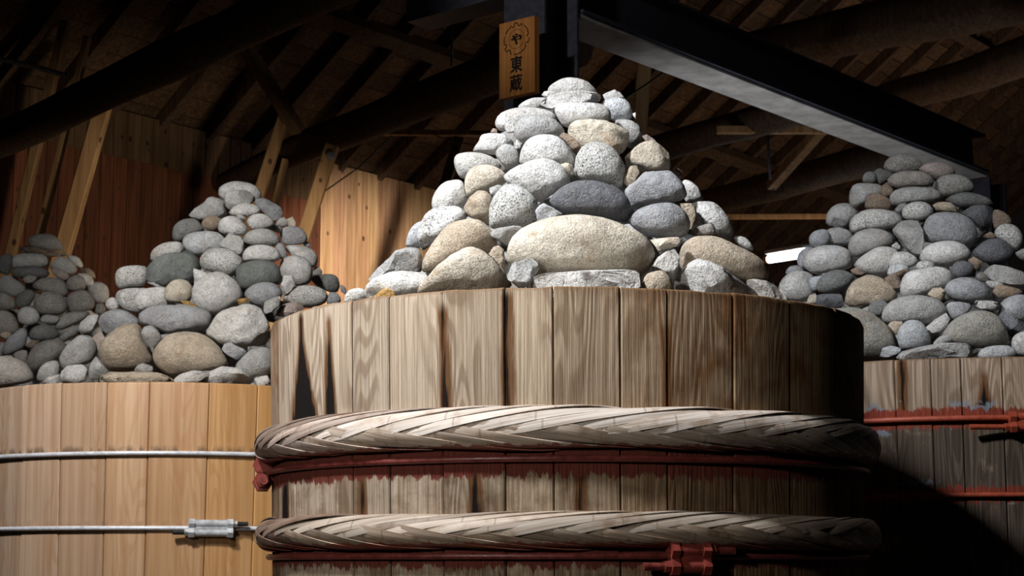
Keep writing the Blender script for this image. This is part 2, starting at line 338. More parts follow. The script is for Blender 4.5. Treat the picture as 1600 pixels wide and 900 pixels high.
board('lath', at(1120, 203, 13.2), at(1320, 203, 13.2), .06, .06, 'thin horizontal batten just below the grey beam, upper of two', k=.9, cat='batten')
board('lath', at(1110, 339, 16.6), at(1330, 338, 16.6), .06, .045, 'thin lit horizontal batten above the fluorescent tube, lower of two', k=1.3, cat='batten')
board('diagonal_brace', at(1205, 290, 14.6), at(1290, 195, 13.6), .09, .08, 'dim diagonal brace between the two logs right of the tallest pile', k=.6, cat='brace')
for tp, Y in (((172, 144), 12.8), ((517, 243), 12.9)):
    p = at(*tp, Y-.02); r = empty('bolt', p); tag(r, 'round grey bolt head near the top of the ' + ('leftmost wide prop' if tp[0] < 300 else 'prop by the lit wall'), 'bolt')
    MB().tube([(0, 0, 0), (0, -.02, 0)], .016, 6).build('bolt_head', mat_simple('bolt_grey', (.3, .3, .32), .4, .8), r)
    MB().tube([(0, .04, 0), (0, -.004, 0)], .03, 14).build('washer', bpy.data.materials['bolt_grey'], r)
M_cable = mat_simple('green_cable', (.03, .05, .035), .6)
def cable(pts, r, label, name='cable', mat=None):
    a = Vector(pts[0]); o = MB().tube([Vector(p)-a for p in pts], r, 6).build(name, mat or M_cable, None, 0, a); return tag(o, label, 'cable' if name == 'cable' else 'pipe')
cable([at(612, 212, 14), at(560, 262, 13.6), at(500, 304, 13.2)], .006, 'green wire slanting down to the prop by the lit wall')
cable([at(655, 200, 14), at(700, 219, 13.5), at(745, 227, 13.2)], .005, 'green wire sagging left of the tallest pile')
cable([at(1046, 106, 11.5), at(1010, 132, 11), at(970, 158, 10.6)], .007, 'green wire behind the tip of the tallest pile')
cable([at(706, -10, 13), at(706, 104, 13)], .012, 'dark cable hanging straight down left of the sign', mat=M_steel)
cable([at(1199, 204, 13.6), at(1203, 280, 13.6)], .012, 'dark cable hanging below the upper right batten', mat=M_steel)
cable([at(-20, 88, 11.4), at(50, 103, 11.6), at(104, 118, 11.8)], .018, 'grey conduit pipe at the upper left edge of the frame', 'conduit', mat_simple('conduit_grey', (.22, .22, .23), .5))
# fluorescent tube
tl = empty('fluorescent_light', at(1226, 402, 15.5)); tag(tl, 'glowing white fluorescent tube between the middle and right piles', 'lamp')
ta, tb = at(1203, 405, 15.5)-tl.location, at(1262, 395.5, 14.6)-tl.location
MB().tube([ta, tb], .036, 12).build('tube', mat_emit('tube_glow', (.93, .96, 1.), 14), tl, 40)
MB().beam(ta+Z*.06, tb+Z*.06, .1, .035, Z, .004).build('fixture', mat_simple('fixture_white', (.5, .5, .5), .5), tl)
MB().beam(ta-(tb-ta)*.12, ta, .05, .06, Z, .004).build('end_cap', mat_simple('cap_orange', (.5, .2, .06), .5), tl)
pl = bpy.data.lights.new('tube_glow_light', 'POINT'); pl.energy = 5; pl.shadow_soft_size = .2; pl.color = (.85, .92, 1); po = link(bpy.data.objects.new('tube_glow_light', pl)); po.location = tl.location + Vector((0, -.3, -.2))

# ------------------------------------------------------------------ vats
def fth(px, X, Y, R):          # image column -> angle round the vat (0 faces the viewer)
    lo, hi = -1.35, 1.35
    for _ in range(50):
        m = (lo+hi)/2; x = 800 + FPX*(X+R*math.sin(m))/(Y-R*math.cos(m))
        if x < px: lo = m
        else: hi = m
    return m
FX, FY, FR = .21, 6.76, 1.15
AX, AY, AR = -1.86, 9.76, 1.15
CX, CY, CR = 2.2, 8.74, 1.15
BX, BY, BR = -3.15, 11.75, 1.0
F_Z = at(850, 448, FY-FR).z; A_Z = at(240, 596, AY-AR).z; C_Z = at(1490, 557, CY-CR).z; B_Z = F_Z
TAPER = .03
def rad(R, zr, z): return R - TAPER*(zr-z)
A_H1 = at(240, 708, AY-AR).z; A_H2 = at(240, 825, AY-AR).z
F_R1 = (at(850, 633, FY-FR-.05).z, at(850, 700, FY-FR-.05).z); F_R2 = (at(850, 799, FY-FR-.05).z, at(850, 857, FY-FR-.05).z)
F_H1 = at(850, 716, FY-FR).z; F_H2 = at(850, 869, FY-FR).z
C_H1 = at(1450, 653, CY-CR).z; C_H2 = at(1450, 773, CY-CR).z
F_RR = FR*.99
def seams(px, X, Y, R, step):
    t = [fth(p, X, Y, R) for p in px]; x = t[-1] + step; end = t[0] + 2*PI - step*.6; n = max(1, round((t[0]+2*PI-t[-1])/step)); st = (t[0]+2*PI-t[-1])/n
    return t + [t[-1] + st*(k+1) for k in range(n)]
def staves(root, S, R, zt, mat, colf, gap=.0016, jag=.003, thick=.055):
    zr = zt
    for i, (t0, t1) in enumerate(zip(S, S[1:])):
        n = max(3, int((t1-t0)/.035)); prof = []
        g = gap/R; lv = [(0, 0), (zt*.35, 0), (zt*.7, 0), (zt-.014, 0), (zt-.004, .004), (zt, .012)]
        bulge = random.uniform(-.0025, .0025); vs_, uv1, uv2 = [], [], []; uo = random.uniform(0, 30); vo = random.uniform(0, 9)
        cols = [(t0+g, .005)] + [(t0+g+.004+(t1-t0-2*g-.008)*k/n, 0) for k in range(n+1)] + [(t1-g, .005)]
        K = len(cols)+2; jit = [noise.noise(Vector((c[0]*14, R, i*.1)))*jag for c in cols] ; dz = random.uniform(-.002, .002)
        for li, (z, off) in enumerate(lv):
            for ci, (t, c) in enumerate(cols):
                zz = z + (dz + jit[ci] if li >= 3 else 0); r = rad(R, zr, z) - off - c + bulge
                vs_.append((r*math.sin(t), -r*math.cos(t), zz)); uv1.append((uo+t*R, vo+zz)); uv2.append((t, zz))
            for t in (t1-g, t0+g):
                zz = z + (dz if li >= 3 else 0) + (.0 if li < 5 else -.002); r = rad(R, zr, z) - thick
                vs_.append((r*math.sin(t), -r*math.cos(t), zz)); uv1.append((uo+t*R+.1, vo+zz)); uv2.append((t, zz))
        fs = [(a*K+k, a*K+(k+1) % K, (a+1)*K+(k+1) % K, (a+1)*K+k) for a in range(len(lv)-1) for k in range(K)]
        fs += [tuple(range(K))[::-1], tuple(range((len(lv)-1)*K, len(lv)*K))]
        o = mesh('stave', vs_, fs, mat, root, 28); me = o.data
        la = me.uv_layers.new(name='grain'); lb = me.uv_layers.new(name='ring')
        for lp in me.loops: la.data[lp.index].uv = uv1[lp.vertex_index]; lb.data[lp.index].uv = uv2[lp.vertex_index]
        c = colf((t0+t1)/2 if (t0+t1)/2 < PI else (t0+t1)/2-2*PI); o.color = (*c, 1)
def rod_hoop(root, R, z, r, mat, name='hoop', a0=0., a1=2*PI, label=None, wob=0.):
    n = 120; pts = [((R)*math.sin(a0+(a1-a0)*k/n), -(R)*math.cos(a0+(a1-a0)*k/n), z + wob*math.sin(3*k/n*2*PI)) for k in range(n+1)]
    o = MB().tube(pts, r, 10, False if a1-a0 > 6.28 else True).build(name, mat, root, 60)
    if label: o['label'] = label
    return o
def clamp(root, R, th, z, mat, bolt, L=.2, H=.085, name='hoop_clamp', label=None, flip=1):
    n_ = Vector((math.sin(th), -math.cos(th), 0)); t_ = Vector((math.cos(th), math.sin(th), 0)); o0 = n_*(R+.03) + Z*z
    def P(a, b, c=0.): return o0 + t_*a + Z*b*flip + n_*c
    m = MB()
    for s_ in (-1, 1):
        m.tube([P(-L/2, H*.24*s_), P(L/2, H*.24*s_)], H*.22, 12)
        m.tube([P(L/2*s_-.014, H*.24), P(L/2*s_+.014, H*.24)], H*.3, 6); m.tube([P(L/2*s_-.014, -H*.24), P(L/2*s_+.014, -H*.24)], H*.3, 6)
    m.beam(P(-L/2, 0), P(L/2, 0), H*.3, H*.5, Z)
    c = m.build(name, mat, root, 35)
    if label: c['label'] = label
    for s_ in (-1, 1):
        MB().tube([P(s_*(L/2+.012), -s_*-H*.24), P(s_*(L/2+.035), -s_*-H*.24)], H*.2, 6).build('nut', bolt[0], c)
        MB().tube([P(s_*(L/2+.03), s_*H*.24), P(s_*(L/2+.03+bolt[2]), s_*H*.24)], H*.13, 10).build('threaded_end', bolt[1], c, 40)
    return c
def strip_mesh(sgn, seed, Rc, a, b, mid):
    rd = random.Random(seed); N = 22; W = 5; span = .86*(1+rd.uniform(-.1, .1)); wd = .044*(1+rd.uniform(-.18, .18)); ps0 = math.radians(-22+rd.uniform(-8, 6)); ps1 = math.radians(142)
    lift = rd.uniform(-.004, .005); vs_, uvs, fs = [], [], []
    for i in range(N):
        t = i/(N-1); ph = span*t; ps = ps0 + (ps1-ps0)*(t**.86); taper = min(1, .35+t*5)*min(1, .4+(1-t)*5)
        off = -.012*(1-min(1, t*5)) - .012*(1-min(1, (1-t)*4)) + .005 + lift*math.sin(t*PI) + .003*math.sin(t*9+seed)
        for k in range(W):
            q = (k/(W-1)-.5); dps = q*wd*taper/((a+b)/2); p2 = ps + dps
            e = off + (-q)*.0095 + .003*(1-4*q*q)                       # lower edge stands proud of the next strip
            R_ = Rc + (a+e)*math.cos(p2); zz = (b+e)*math.sin(p2)*sgn
            vs_.append((R_*math.sin(ph), -R_*math.cos(ph), mid+zz)); uvs.append((ph*Rc+seed, q*wd+seed*.13))
    for i in range(N-1):
        for k in range(W-1):
            f = (i*W+k, i*W+k+1, (i+1)*W+k+1, (i+1)*W+k); fs.append(f if sgn < 0 else f[::-1])
    # thickness
    n = len(vs_); inner = []
    for (x, y, z) in vs_:
        r = math.hypot(x, y); dx = r-Rc; dz = z-mid; l = math.hypot(dx, dz) or 1; k = 1-.0035/l; r2 = Rc+dx*k; inner.append((x*r2/r, y*r2/r, mid+dz*k))
    vs_ += inner; fs2 = [tuple(n+i for i in f[::-1]) for f in fs]
    for i in range(N-1):
        for k in (0, W-1): fs2.append((i*W+k, (i+1)*W+k, n+(i+1)*W+k, n+i*W+k))
    me = bpy.data.meshes.new('bamboo_strip'); me.from_pydata(vs_, [], fs+fs2); me.update(); me.materials.append(M_bam)
    me.polygons.foreach_set('use_smooth', [True]*len(me.polygons)); me.set_sharp_from_angle(angle=math.radians(50))
    la = me.uv_layers.new(name='grain')
    for lp in me.loops: la.data[lp.index].uv = uvs[lp.vertex_index % n]
    return me
def braided_hoop(root, R, zt, zb, label, colf, seed):
    mid = (zt+zb)/2; b = (zt-zb)/2 - .009; a = .046; Rc = R + .006; pitch = 2*PI/46
    core = [((Rc)*math.sin(2*PI*k/96), -(Rc)*math.cos(2*PI*k/96), mid) for k in range(97)]
    vs_, fs = [], []
    for k in range(96):
        for j in range(12):
            ps = 2*PI*j/12; r = Rc + (a-.012)*math.cos(ps); vs_.append((r*math.sin(2*PI*k/96), -r*math.cos(2*PI*k/96), mid+(b-.012)*math.sin(ps)))
            fs.append((k*12+j, k*12+(j+1) % 12, ((k+1) % 96)*12+(j+1) % 12, ((k+1) % 96)*12+j))
    h = mesh('braided_hoop', vs_, fs, M_core, root, 0); h['label'] = label
    ms = {s_: [strip_mesh(s_, seed+q*3+(0 if s_ > 0 else 50), Rc, a, b, mid) for q in range(6)] for s_ in (1, -1)}
    rd = random.Random(seed)
    for k in range(46):
        for s_ in (1, -1):
            o = link(bpy.data.objects.new('bamboo_strip', rd.choice(ms[s_])), h)
            an = k*pitch + (0 if s_ > 0 else pitch*.5) + rd.uniform(-.012, .012); o.rotation_euler = (0, 0, an)
            t = ((an+.3+PI) % (2*PI))-PI; c = colf(t, s_, rd); o.color = (*c, 1)

# --- the big weathered vat in the middle
seam_px = [431, 455, 482, 508, 546, 604, 689, 788, 865, 971, 1046, 1150, 1238, 1310, 1338]
SF = seams(seam_px, FX, FY, FR, .125)
def T(px): return fth(px, FX, FY, FR)
yz = lambda py, px=850: at(px, py, FY-FR*math.cos(T(px))).z
stF = [(T(691), .002, .016, F_Z-.06, F_R1[1], .004), (T(791), .004, .012, F_Z-.02, F_R1[1], .001), (T(509), .002, .03, F_Z-.05, F_R1[1], .012), (T(466), .004, .1, F_Z-.02, F_R1[1], .02),
       (T(1046), .001, .004, F_Z-.12, F_R1[1], 0), (T(742), .006, .014, F_R1[1]-.02, F_R2[0]-.02, 0), (T(560), .004, .01, F_R1[1]-.02, F_R2[0], 0), (T(440), .01, .03, F_R1[1], F_R2[0], 0), (T(905), .004, .006, F_R1[1], F_R2[0], 0)]
M_old = mat_old_stave('weathered_stave', stF, [(F_H1-.055, F_R1[1]+.03), (F_H2-.035, F_R2[1]+.02)], (.47, .375, .265), (.26, .185, .115), (T(800), T(1160)), F_Z)
M_bam = mat_bamboo((F_R1[1]+.015, F_R2[1]+.02)); M_core = mat_simple('braid_core', (.05, .032, .022), .9)
M_redrod = mat_simple('red_lead_rod', (.17, .035, .028), .38, 0, .35, .003, 40, .5)
M_redcast = mat_simple('red_lead_casting', (.2, .035, .025), .45, 0, .3, .004, 30, .5)
vat = empty('wooden_vat', (FX, FY, 0)); tag(vat, 'large weathered grey and brown wooden vat in front, bound with braided bamboo hoops', 'vat')
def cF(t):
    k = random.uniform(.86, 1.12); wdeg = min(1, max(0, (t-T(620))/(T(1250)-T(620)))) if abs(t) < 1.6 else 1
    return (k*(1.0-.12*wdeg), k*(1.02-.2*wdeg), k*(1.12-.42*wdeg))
staves(vat, SF, FR, F_Z, M_old, cF, jag=.006)
def lid(root, R, z): return MB().tube([(0, 0, z-.05), (0, 0, z)], R-.062, 48).build('lid', M_raft, root)
lid(vat, FR, F_Z-.1)
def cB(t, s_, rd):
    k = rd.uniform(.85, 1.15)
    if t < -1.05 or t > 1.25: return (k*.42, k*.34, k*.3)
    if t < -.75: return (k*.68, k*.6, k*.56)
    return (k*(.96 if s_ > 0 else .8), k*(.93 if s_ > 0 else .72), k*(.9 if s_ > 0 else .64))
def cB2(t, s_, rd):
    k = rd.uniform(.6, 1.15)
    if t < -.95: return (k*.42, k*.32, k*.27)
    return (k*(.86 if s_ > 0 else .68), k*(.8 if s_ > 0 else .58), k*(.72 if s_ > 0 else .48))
R1 = rad(FR, F_Z, sum(F_R1)/2); R2 = rad(FR, F_Z, sum(F_R2)/2)
braided_hoop(vat, R1, F_R1[0], F_R1[1], 'upper braided hoop of pale split bamboo', cB, 11)
braided_hoop(vat, R2, F_R2[0], F_R2[1], 'lower braided bamboo hoop, stained and streaked', cB2, 23)
h1 = rod_hoop(vat, rad(FR, F_Z, F_H1)+.011, F_H1, .0115, M_redrod, label='upper red painted iron rod hoop')
h2 = rod_hoop(vat, rad(FR, F_Z, F_H2)+.011, F_H2, .0115, M_redrod, label='lower red painted iron rod hoop')
clamp(h1, rad(FR, F_Z, F_H1), T(417)-.06, F_H1, M_redcast, (M_redcast, M_redrod, .05), .12, .13, flip=-1)
clamp(h2, rad(FR, F_Z, F_H2)+.005, fth(1072, FX, FY, FR), F_H2-.008, M_redcast, (M_redcast, M_redrod, .075), .11, .105)

# --- pale new vat at left
M_new = mat_new_stave(); M_galv = mat_simple('galvanised_rod', (.66, .68, .74), .4, .15, .2, .002, 30); M_black = mat_simple('black_rubber', (.02, .02, .02), .4); M_zinc = mat_simple('zinc_nut', (.75, .75, .74), .35, .8)
vatA = empty('wooden_vat', (AX, AY, 0)); tag(vatA, 'pale new cedar vat at left bound with thin galvanised rods', 'vat')
SA = seams([-18, 34, 93, 165, 232, 326, 402, 470, 540], AX, AY, AR, .2)
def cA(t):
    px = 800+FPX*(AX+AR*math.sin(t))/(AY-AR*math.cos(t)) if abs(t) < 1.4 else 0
    k = random.uniform(.88, 1.05); f = min(1, max(0, px/420)); return (k*(.93+.06*f), k*(.98-.2*f), k*(1.2-.72*f))  # highlight at left put into the stave colour; orange at right is wood
staves(vatA, SA, AR, A_Z, M_new, cA, gap=.0012, jag=.001); lid(vatA, AR, A_Z-.1)
rod_hoop(vatA, rad(AR, A_Z, A_H1)+.011, A_H1, .0115, M_galv, label='upper galvanised rod hoop', wob=.002)
h2 = rod_hoop(vatA, rad(AR, A_Z, A_H2)+.011, A_H2, .0115, M_galv, label='lower galvanised rod hoop')
clamp(h2, rad(AR, A_Z, A_H2), fth(333, AX, AY, AR), A_H2, mat_simple('galvanised_casting', (.5, .52, .55), .45, .2, .25, .004, 25), (M_zinc, M_black, .06), .19, .09, label='galvanised turnbuckle with black bolt ends')
# --- far left vat, only its stones show
vatB = empty('wooden_vat', (BX, BY, 0)); tag(vatB, 'farthest vat at left edge, hidden below its dim pile of stones', 'vat')
staves(vatB, [k*2*PI/30 for k in range(31)], BR, B_Z, M_new, cA, jag=.001); lid(vatB, BR, B_Z-.1)
rod_hoop(vatB, BR+.006, B_Z-.35, .0115, M_galv)
# --- right vat
stC = [(fth(1412, CX, CY, CR), .012, .016, C_Z, C_H1, 0), (fth(1540, CX, CY, CR), .0, .05, C_Z-.07, C_H1, 0)]
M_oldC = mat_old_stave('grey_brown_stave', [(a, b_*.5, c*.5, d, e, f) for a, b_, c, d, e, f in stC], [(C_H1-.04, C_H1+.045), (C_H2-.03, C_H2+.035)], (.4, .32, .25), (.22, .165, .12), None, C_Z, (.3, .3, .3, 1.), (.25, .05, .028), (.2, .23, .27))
vatC = empty('wooden_vat', (CX, CY, 0)); tag(vatC, 'shaded brown wooden vat at right with red painted rod hoops', 'vat')
SCm = seams([1100, 1180, 1250, 1330, 1400, 1457, 1505, 1570, 1640, 1700], CX, CY, CR, .16)
def cC(t): k = random.uniform(.85, 1.1); return (k, k*.95, k*.9)
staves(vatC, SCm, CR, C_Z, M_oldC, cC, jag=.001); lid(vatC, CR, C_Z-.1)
M_red2 = mat_simple('orange_red_rod', (.32, .06, .03), .45, 0, .2, .002, 30)
hC = rod_hoop(vatC, rad(CR, C_Z, C_H1)+.014, C_H1, .013, M_red2, label='upper red rod hoop'); rod_hoop(vatC, rad(CR, C_Z, C_H2)+.012, C_H2, .011, M_red2, label='lower red rod hoop')
clamp(hC, rad(CR, C_Z, C_H1), fth(1606, CX, CY, CR), C_H1-.02, M_red2, (M_red2, M_red2, .16), .15, .09, flip=1)

# ------------------------------------------------------------------ wooden sign
SW, SH, ST = .30, .405, .045
sc_ = at(807, 90, 8.72); sd = Vector((.78, -.63, 0)).normalized(); sn = Vector((sd.y, -sd.x, 0))
sign = empty('wooden_sign', sc_); tag(sign, 'orange brown wooden sign board with black crest and brush lettering on dark column', 'sign')
M_sign = mat_board('sign_wood', (.42, .17, .045), (.58, .27, .085), (.42, .17, .045), .45, 2.)
M_ink = mat_simple('black_ink', (.012, .01, .01), .5)
SW = .235
MB().beam(-Z*SH/2-sn*ST/2, Z*SH/2-sn*ST/2, SW, ST, -sn, .003).build('board', M_sign, sign)
hang = MB().beam(-sn*(ST)+Z*.1, -sn*(ST+.1)+Z*.1, .03, .03); hang.build('bracket', M_steel, sign)
def to_sign(x, y, d=.0): return sd*x + Z*y + sn*d
def glyph(ch, x, y, sx, sy, name='lettering', off=.012):
    cu = bpy.data.curves.new('t', 'FONT'); cu.body = ch; cu.align_x = 'CENTER'; cu.align_y = 'CENTER'; cu.size = 1; cu.offset = off; cu.extrude = .01; cu.resolution_u = 4
    o = link(bpy.data.objects.new('t', cu)); bpy.context.view_layer.update()
    me = bpy.data.meshes.new_from_object(o.evaluated_get(bpy.context.evaluated_depsgraph_get())); bpy.data.objects.remove(o)
    if not len(me.vertices): return
    co = np.array([v.co[:] for v in me.vertices]); mn, mx = co.min(0), co.max(0); c = (mn+mx)/2; k = (mx-mn)
    for v in me.vertices:
        p = v.co; v.co = to_sign(x+(p.x-c[0])/k[0]*sx, y+(p.y-c[1])/k[1]*sy, .0012 if p.z > 0 else -.0005)
    me.materials.clear(); me.materials.append(M_ink); link(bpy.data.objects.new(name, me), sign)
glyph('や', .0, .1, .074, .062, off=.05)
glyph('東', -.0, -.035, .082, .09, off=.026); glyph('蔵', -.003, -.135, .084, .09, off=.022)
def ring(pts, wd, closed=True):
    v, f = [], []; n = len(pts)
    for i, (x, y) in enumerate(pts):
        x0, y0 = pts[(i-1) % n] if closed or i else pts[i]; x1, y1 = pts[(i+1) % n] if closed or i < n-1 else pts[i]
        dx, dy = x1-x0, y1-y0; l = math.hypot(dx, dy) or 1; nx, ny = -dy/l*wd/2, dx/l*wd/2
        v += [to_sign(x+nx, y+ny, .0012), to_sign(x-nx, y-ny, .0012)]
    for i in range(n if closed else n-1): j = (i+1) % n; f.append((2*i, 2*i+1, 2*j+1, 2*j))
    return v, f
em = MB(); CYY = .1; RO = .082
em.add(*ring([(RO*.62*math.cos(t), CYY+RO*.62*math.sin(t)) for t in np.linspace(0, 2*PI, 40, endpoint=False)], .0022))
pts = []
lobes = [95, 20, 330, 230, 205]
for t in np.linspace(0, 2*PI, 120, endpoint=False):
    d = math.degrees(t); r = RO
    for lb in (92, 345, 215):
        q = abs((d-lb+180) % 360-180)
        if q < 22: r = RO*(.86 if q > 9 else 1.06)
    pts.append((r*math.cos(t), CYY+r*math.sin(t)))
for a_, b_ in ((0, 18), (20, 52), (53, 84), (86, 119)): em.add(*ring(pts[a_:b_], .0055, False))
for t in (20, 60, 140, 180, 260, 300):
    t = math.radians(t); em.add(*ring([(RO*.9*math.cos(t), CYY+RO*.9*math.sin(t)), (RO*math.cos(t), CYY+RO*math.sin(t))], .004, False))
em.build('crest', M_ink, sign)

# ------------------------------------------------------------------ stones
CROPS = dict(p=(0, 0, 1), c1=(660, 100, 4), c2=(520, 280, 4.444), c3=(860, 280, 4.09), l1=(160, 270, 4), l2=(0, 350, 3.4625), l3=(140, 440, 5.293), l4=(0, 340, 5.625), l5=(0, 470, 6.43), r1=(1230, 230, 4.324), r2=(1200, 380, 4))
# colour, speckle, stain, word
PAL = dict(w=((.62, .615, .6), .25, .1, 'pale grey'), g=((.42, .42, .41), .2, .1, 'mid grey'), d=((.2, .205, .2), .2, .1, 'dark grey'), b=((.37, .38, .4), .15, .05, 'blue grey'),
           B=((.55, .575, .6), .3, .05, 'pale blue grey'), D=((.145, .15, .166), .15, .0, 'dark blue'), t=((.5, .42, .32), .2, .25, 'tan'), y=((.6, .54, .44), .15, .5, 'cream'), n=((.27, .205, .15), .3, .6, 'brown'),
           k=((.16, .178, .17), .1, .0, 'dark green'), s=((.6, .6, .58), .95, .05, 'black speckled'), S=((.36, .35, .33), .8, .1, 'dark speckled'), p=((.42, .35, .32), .3, .6, 'pinkish'), o=((.5, .29, .08), .1, .9, 'ochre'),
           W=((.66, .65, .62), .1, .25, 'creamy white'), G=((.37, .35, .32), .3, .2, 'warm grey'), K=((.33, .32, .28), .3, .4, 'olive'))
F_ST = '''c1|775,170 800,130 860,95 925,82 1000,95 1060,130 1100,180 1060,215 930,225 800,215|r|w|*domed pale capstone
c1|715,260 790,195 880,170 1000,163 1110,185 1128,215 1100,240 1000,245 900,262 850,285 780,285|a|w|
c1|742,195 760,170 800,165 830,180 820,200 770,212|a|W|
c1|1125,190 1150,175 1200,158 1240,180 1268,215 1230,235 1140,232|a|g|
c1|1115,250 1150,220 1210,210 1270,220 1305,260 1315,310 1300,350 1200,360 1150,300|r|B|*bluish half moon stone
c1|595,270 640,230 700,210 760,212 780,240 740,290 650,300|r|w|
c1|448,375 470,320 530,285 650,265 770,280 830,310 850,350 780,390 620,400 500,425 465,410|r|w|*long pale loaf stone
c1|820,290 850,250 920,240 1060,240 1150,260 1185,310 1170,360 1080,375 900,400 850,350|r|w|
c1|567,410 590,360 640,325 720,313 800,330 860,370 895,425 850,470 700,490 610,490 575,455|r|g|
c1|900,430 905,390 940,350 1040,338 1140,350 1230,380 1290,410 1303,460 1280,530 1240,570 1150,560 1000,520 920,480|m|y|*stained creamy boulder
c1|1200,360 1250,345 1310,355 1360,390 1378,440 1360,490 1300,530 1240,480|r|g|
c1|510,400 520,370 550,358 600,362 610,390 575,430 530,435|a|w|
c1|850,450 880,425 920,440 960,470 1005,520 965,575 930,530 890,480|a|n|
c1|310,545 340,490 370,440 430,428 510,435 560,470 575,500 540,545 450,570 380,560|m|w|
c1|455,570 465,530 520,495 570,510 600,550 608,620 570,650 530,665 490,620|r|g|
c1|570,500 590,470 625,490 610,530 580,530|a|w|
c1|603,590 620,520 670,460 760,435 850,450 910,510 950,590 945,640 850,660 700,660 610,630|r|w|
c1|425,425 440,400 465,405 475,435|a|p|
c1|195,620 205,570 260,550 350,552 430,575 490,620 495,660 400,690 260,720 220,690|r|W|
c1|260,740 275,680 320,640 390,625 460,640 520,680 530,720 480,780 380,810 290,840 265,800|r|y|
c1|500,700 560,650 640,610 750,580 830,600 880,640 925,710 930,750 860,790 740,870 650,830 540,755|m|w|
c1|948,640 960,570 1000,510 1060,485 1120,483 1180,510 1240,580 1270,660 1265,730 1240,778 1180,750 1070,740 970,720|r|s|*dimpled granite ball
c1|1270,680 1300,635 1340,632 1358,680 1330,740 1280,770 1255,740|a|t|
c1|1260,580 1310,530 1370,485 1430,470 1470,490 1540,550 1558,610 1550,670 1450,675 1370,670 1340,690 1275,650|m|y|
c1|860,625 900,613 945,630 950,690 930,720 890,670|a|y|
c1|55,870 80,790 140,735 220,722 255,740 275,800 300,850 270,920 180,960 80,930|r|W|
c1|1370,450 1400,440 1440,465 1460,480 1400,490|a|p|
c2|905,200 950,120 1010,75 1070,80 1110,130 1100,250 1085,330 1030,290 930,260|m|t|
c2|1085,60 1140,38 1190,42 1170,80 1115,140 1090,110|a|g|
c2|1080,270 1085,190 1120,110 1180,45 1250,30 1330,60 1400,120 1430,180 1415,300 1330,345 1200,340 1100,345|r|s|
c2|1400,220 1430,180 1465,165 1530,200 1600,240 1500,290 1420,305|a|B|
c2|580,400 600,300 660,220 740,180 860,180 930,220 930,280 850,330 700,430 630,505 600,470|m|s|
c2|508,440 530,360 570,310 620,290 640,330 610,470 560,480 510,470|r|B|
c2|610,620 640,520 720,400 800,310 900,275 980,272 1050,300 1120,370 1150,440 1100,510 900,560 750,640 640,655|r|t|*leaning tan boulder
c2|580,780 600,730 700,640 800,540 920,470 980,465 1040,490 1120,560 1200,650 1250,740 1150,800 800,830 640,820|m|y|*rough cream mound stone
c2|235,700 300,620 380,560 440,490 530,470 600,475 625,530 625,640 500,680 360,700 250,720|a|g|
c2|215,800 225,740 290,680 390,645 520,635 640,650 680,700 640,800 500,850 250,850|m|W|
c2|80,830 100,780 160,755 215,765 240,820 200,870 90,860|r|W|
c2|280,820 330,775 385,757 420,775 440,810 380,845 290,845|a|o|
c2|1090,370 1130,340 1260,320 1310,325 1330,350 1270,420 1210,468 1150,430 1095,400|a|g|
c2|1080,520 1110,470 1150,455 1190,490 1200,600 1195,645 1140,570|a|t|
c2|1198,640 1240,580 1370,543 1430,580 1440,620 1400,680 1370,740 1290,760 1210,700|a|g|
p|789,405 790,385 800,367 825,350 860,338 895,334 935,338 975,350 1005,366 1022,385 1024,405 1015,425 995,435 930,440 860,440 810,425|r|y|*giant cream boulder
p|828,450 829,432 845,427 900,423 985,420 1000,424 1004,448 990,466 840,466|a|W|
c3|-10,150 0,110 60,50 150,10 230,3 330,15 440,60 500,120 525,190 515,250 480,280 380,260 200,225 70,220|r|D|*dark slate oval
c3|465,70 540,5 600,-50 760,-55 830,0 870,60 878,110 820,145 700,160 600,190 540,215 500,170|m|b|
c3|840,20 880,5 930,40 965,90 975,135 900,145 860,140|r|w|
c3|495,270 530,210 620,165 730,145 800,155 860,200 895,270 890,330 850,375 720,380 620,370 540,320|r|b|*blue grey egg stone
c3|895,150 980,138 1060,155 1130,230 1170,310 1170,370 1150,395 1060,350 960,320 900,330 880,220|r|w|
c3|820,155 900,150 925,180 950,260 890,330 870,220|a|t|
c3|885,345 920,310 990,285 1040,280 1060,310 1050,355 960,360 900,365|a|G|
c3|640,385 700,375 820,367 845,400 820,430 740,440 700,480 665,430|a|y|
c3|640,560 680,500 740,460 800,440 825,490 825,560 790,650 740,600 700,580|a|W|
c3|820,520 840,420 900,370 980,357 1080,370 1200,430 1320,490 1390,560 1403,620 1380,670 1250,680 1000,640 850,600|r|t|*broad tan boulder
c3|1165,370 1200,362 1250,375 1290,420 1302,460 1250,450 1190,410|r|w|
c3|588,680 610,610 680,583 730,590 770,640 795,710 720,750 610,740|r|t|
c3|785,660 840,580 900,515 945,502 1010,520 1110,570 1200,640 1300,690 1370,740 1372,800 1100,810 850,770 800,710|a|w|*pointed angular rock
c3|1245,645 1290,632 1370,645 1440,680 1490,710 1512,790 1400,810 1300,770|a|G|
c3|1395,620 1425,640 1430,680 1400,690|r|g|
c1|1560,670 1600,650 1630,680 1610,720|a|p|
c1|1310,310 1335,300 1333,345|a|w|'''
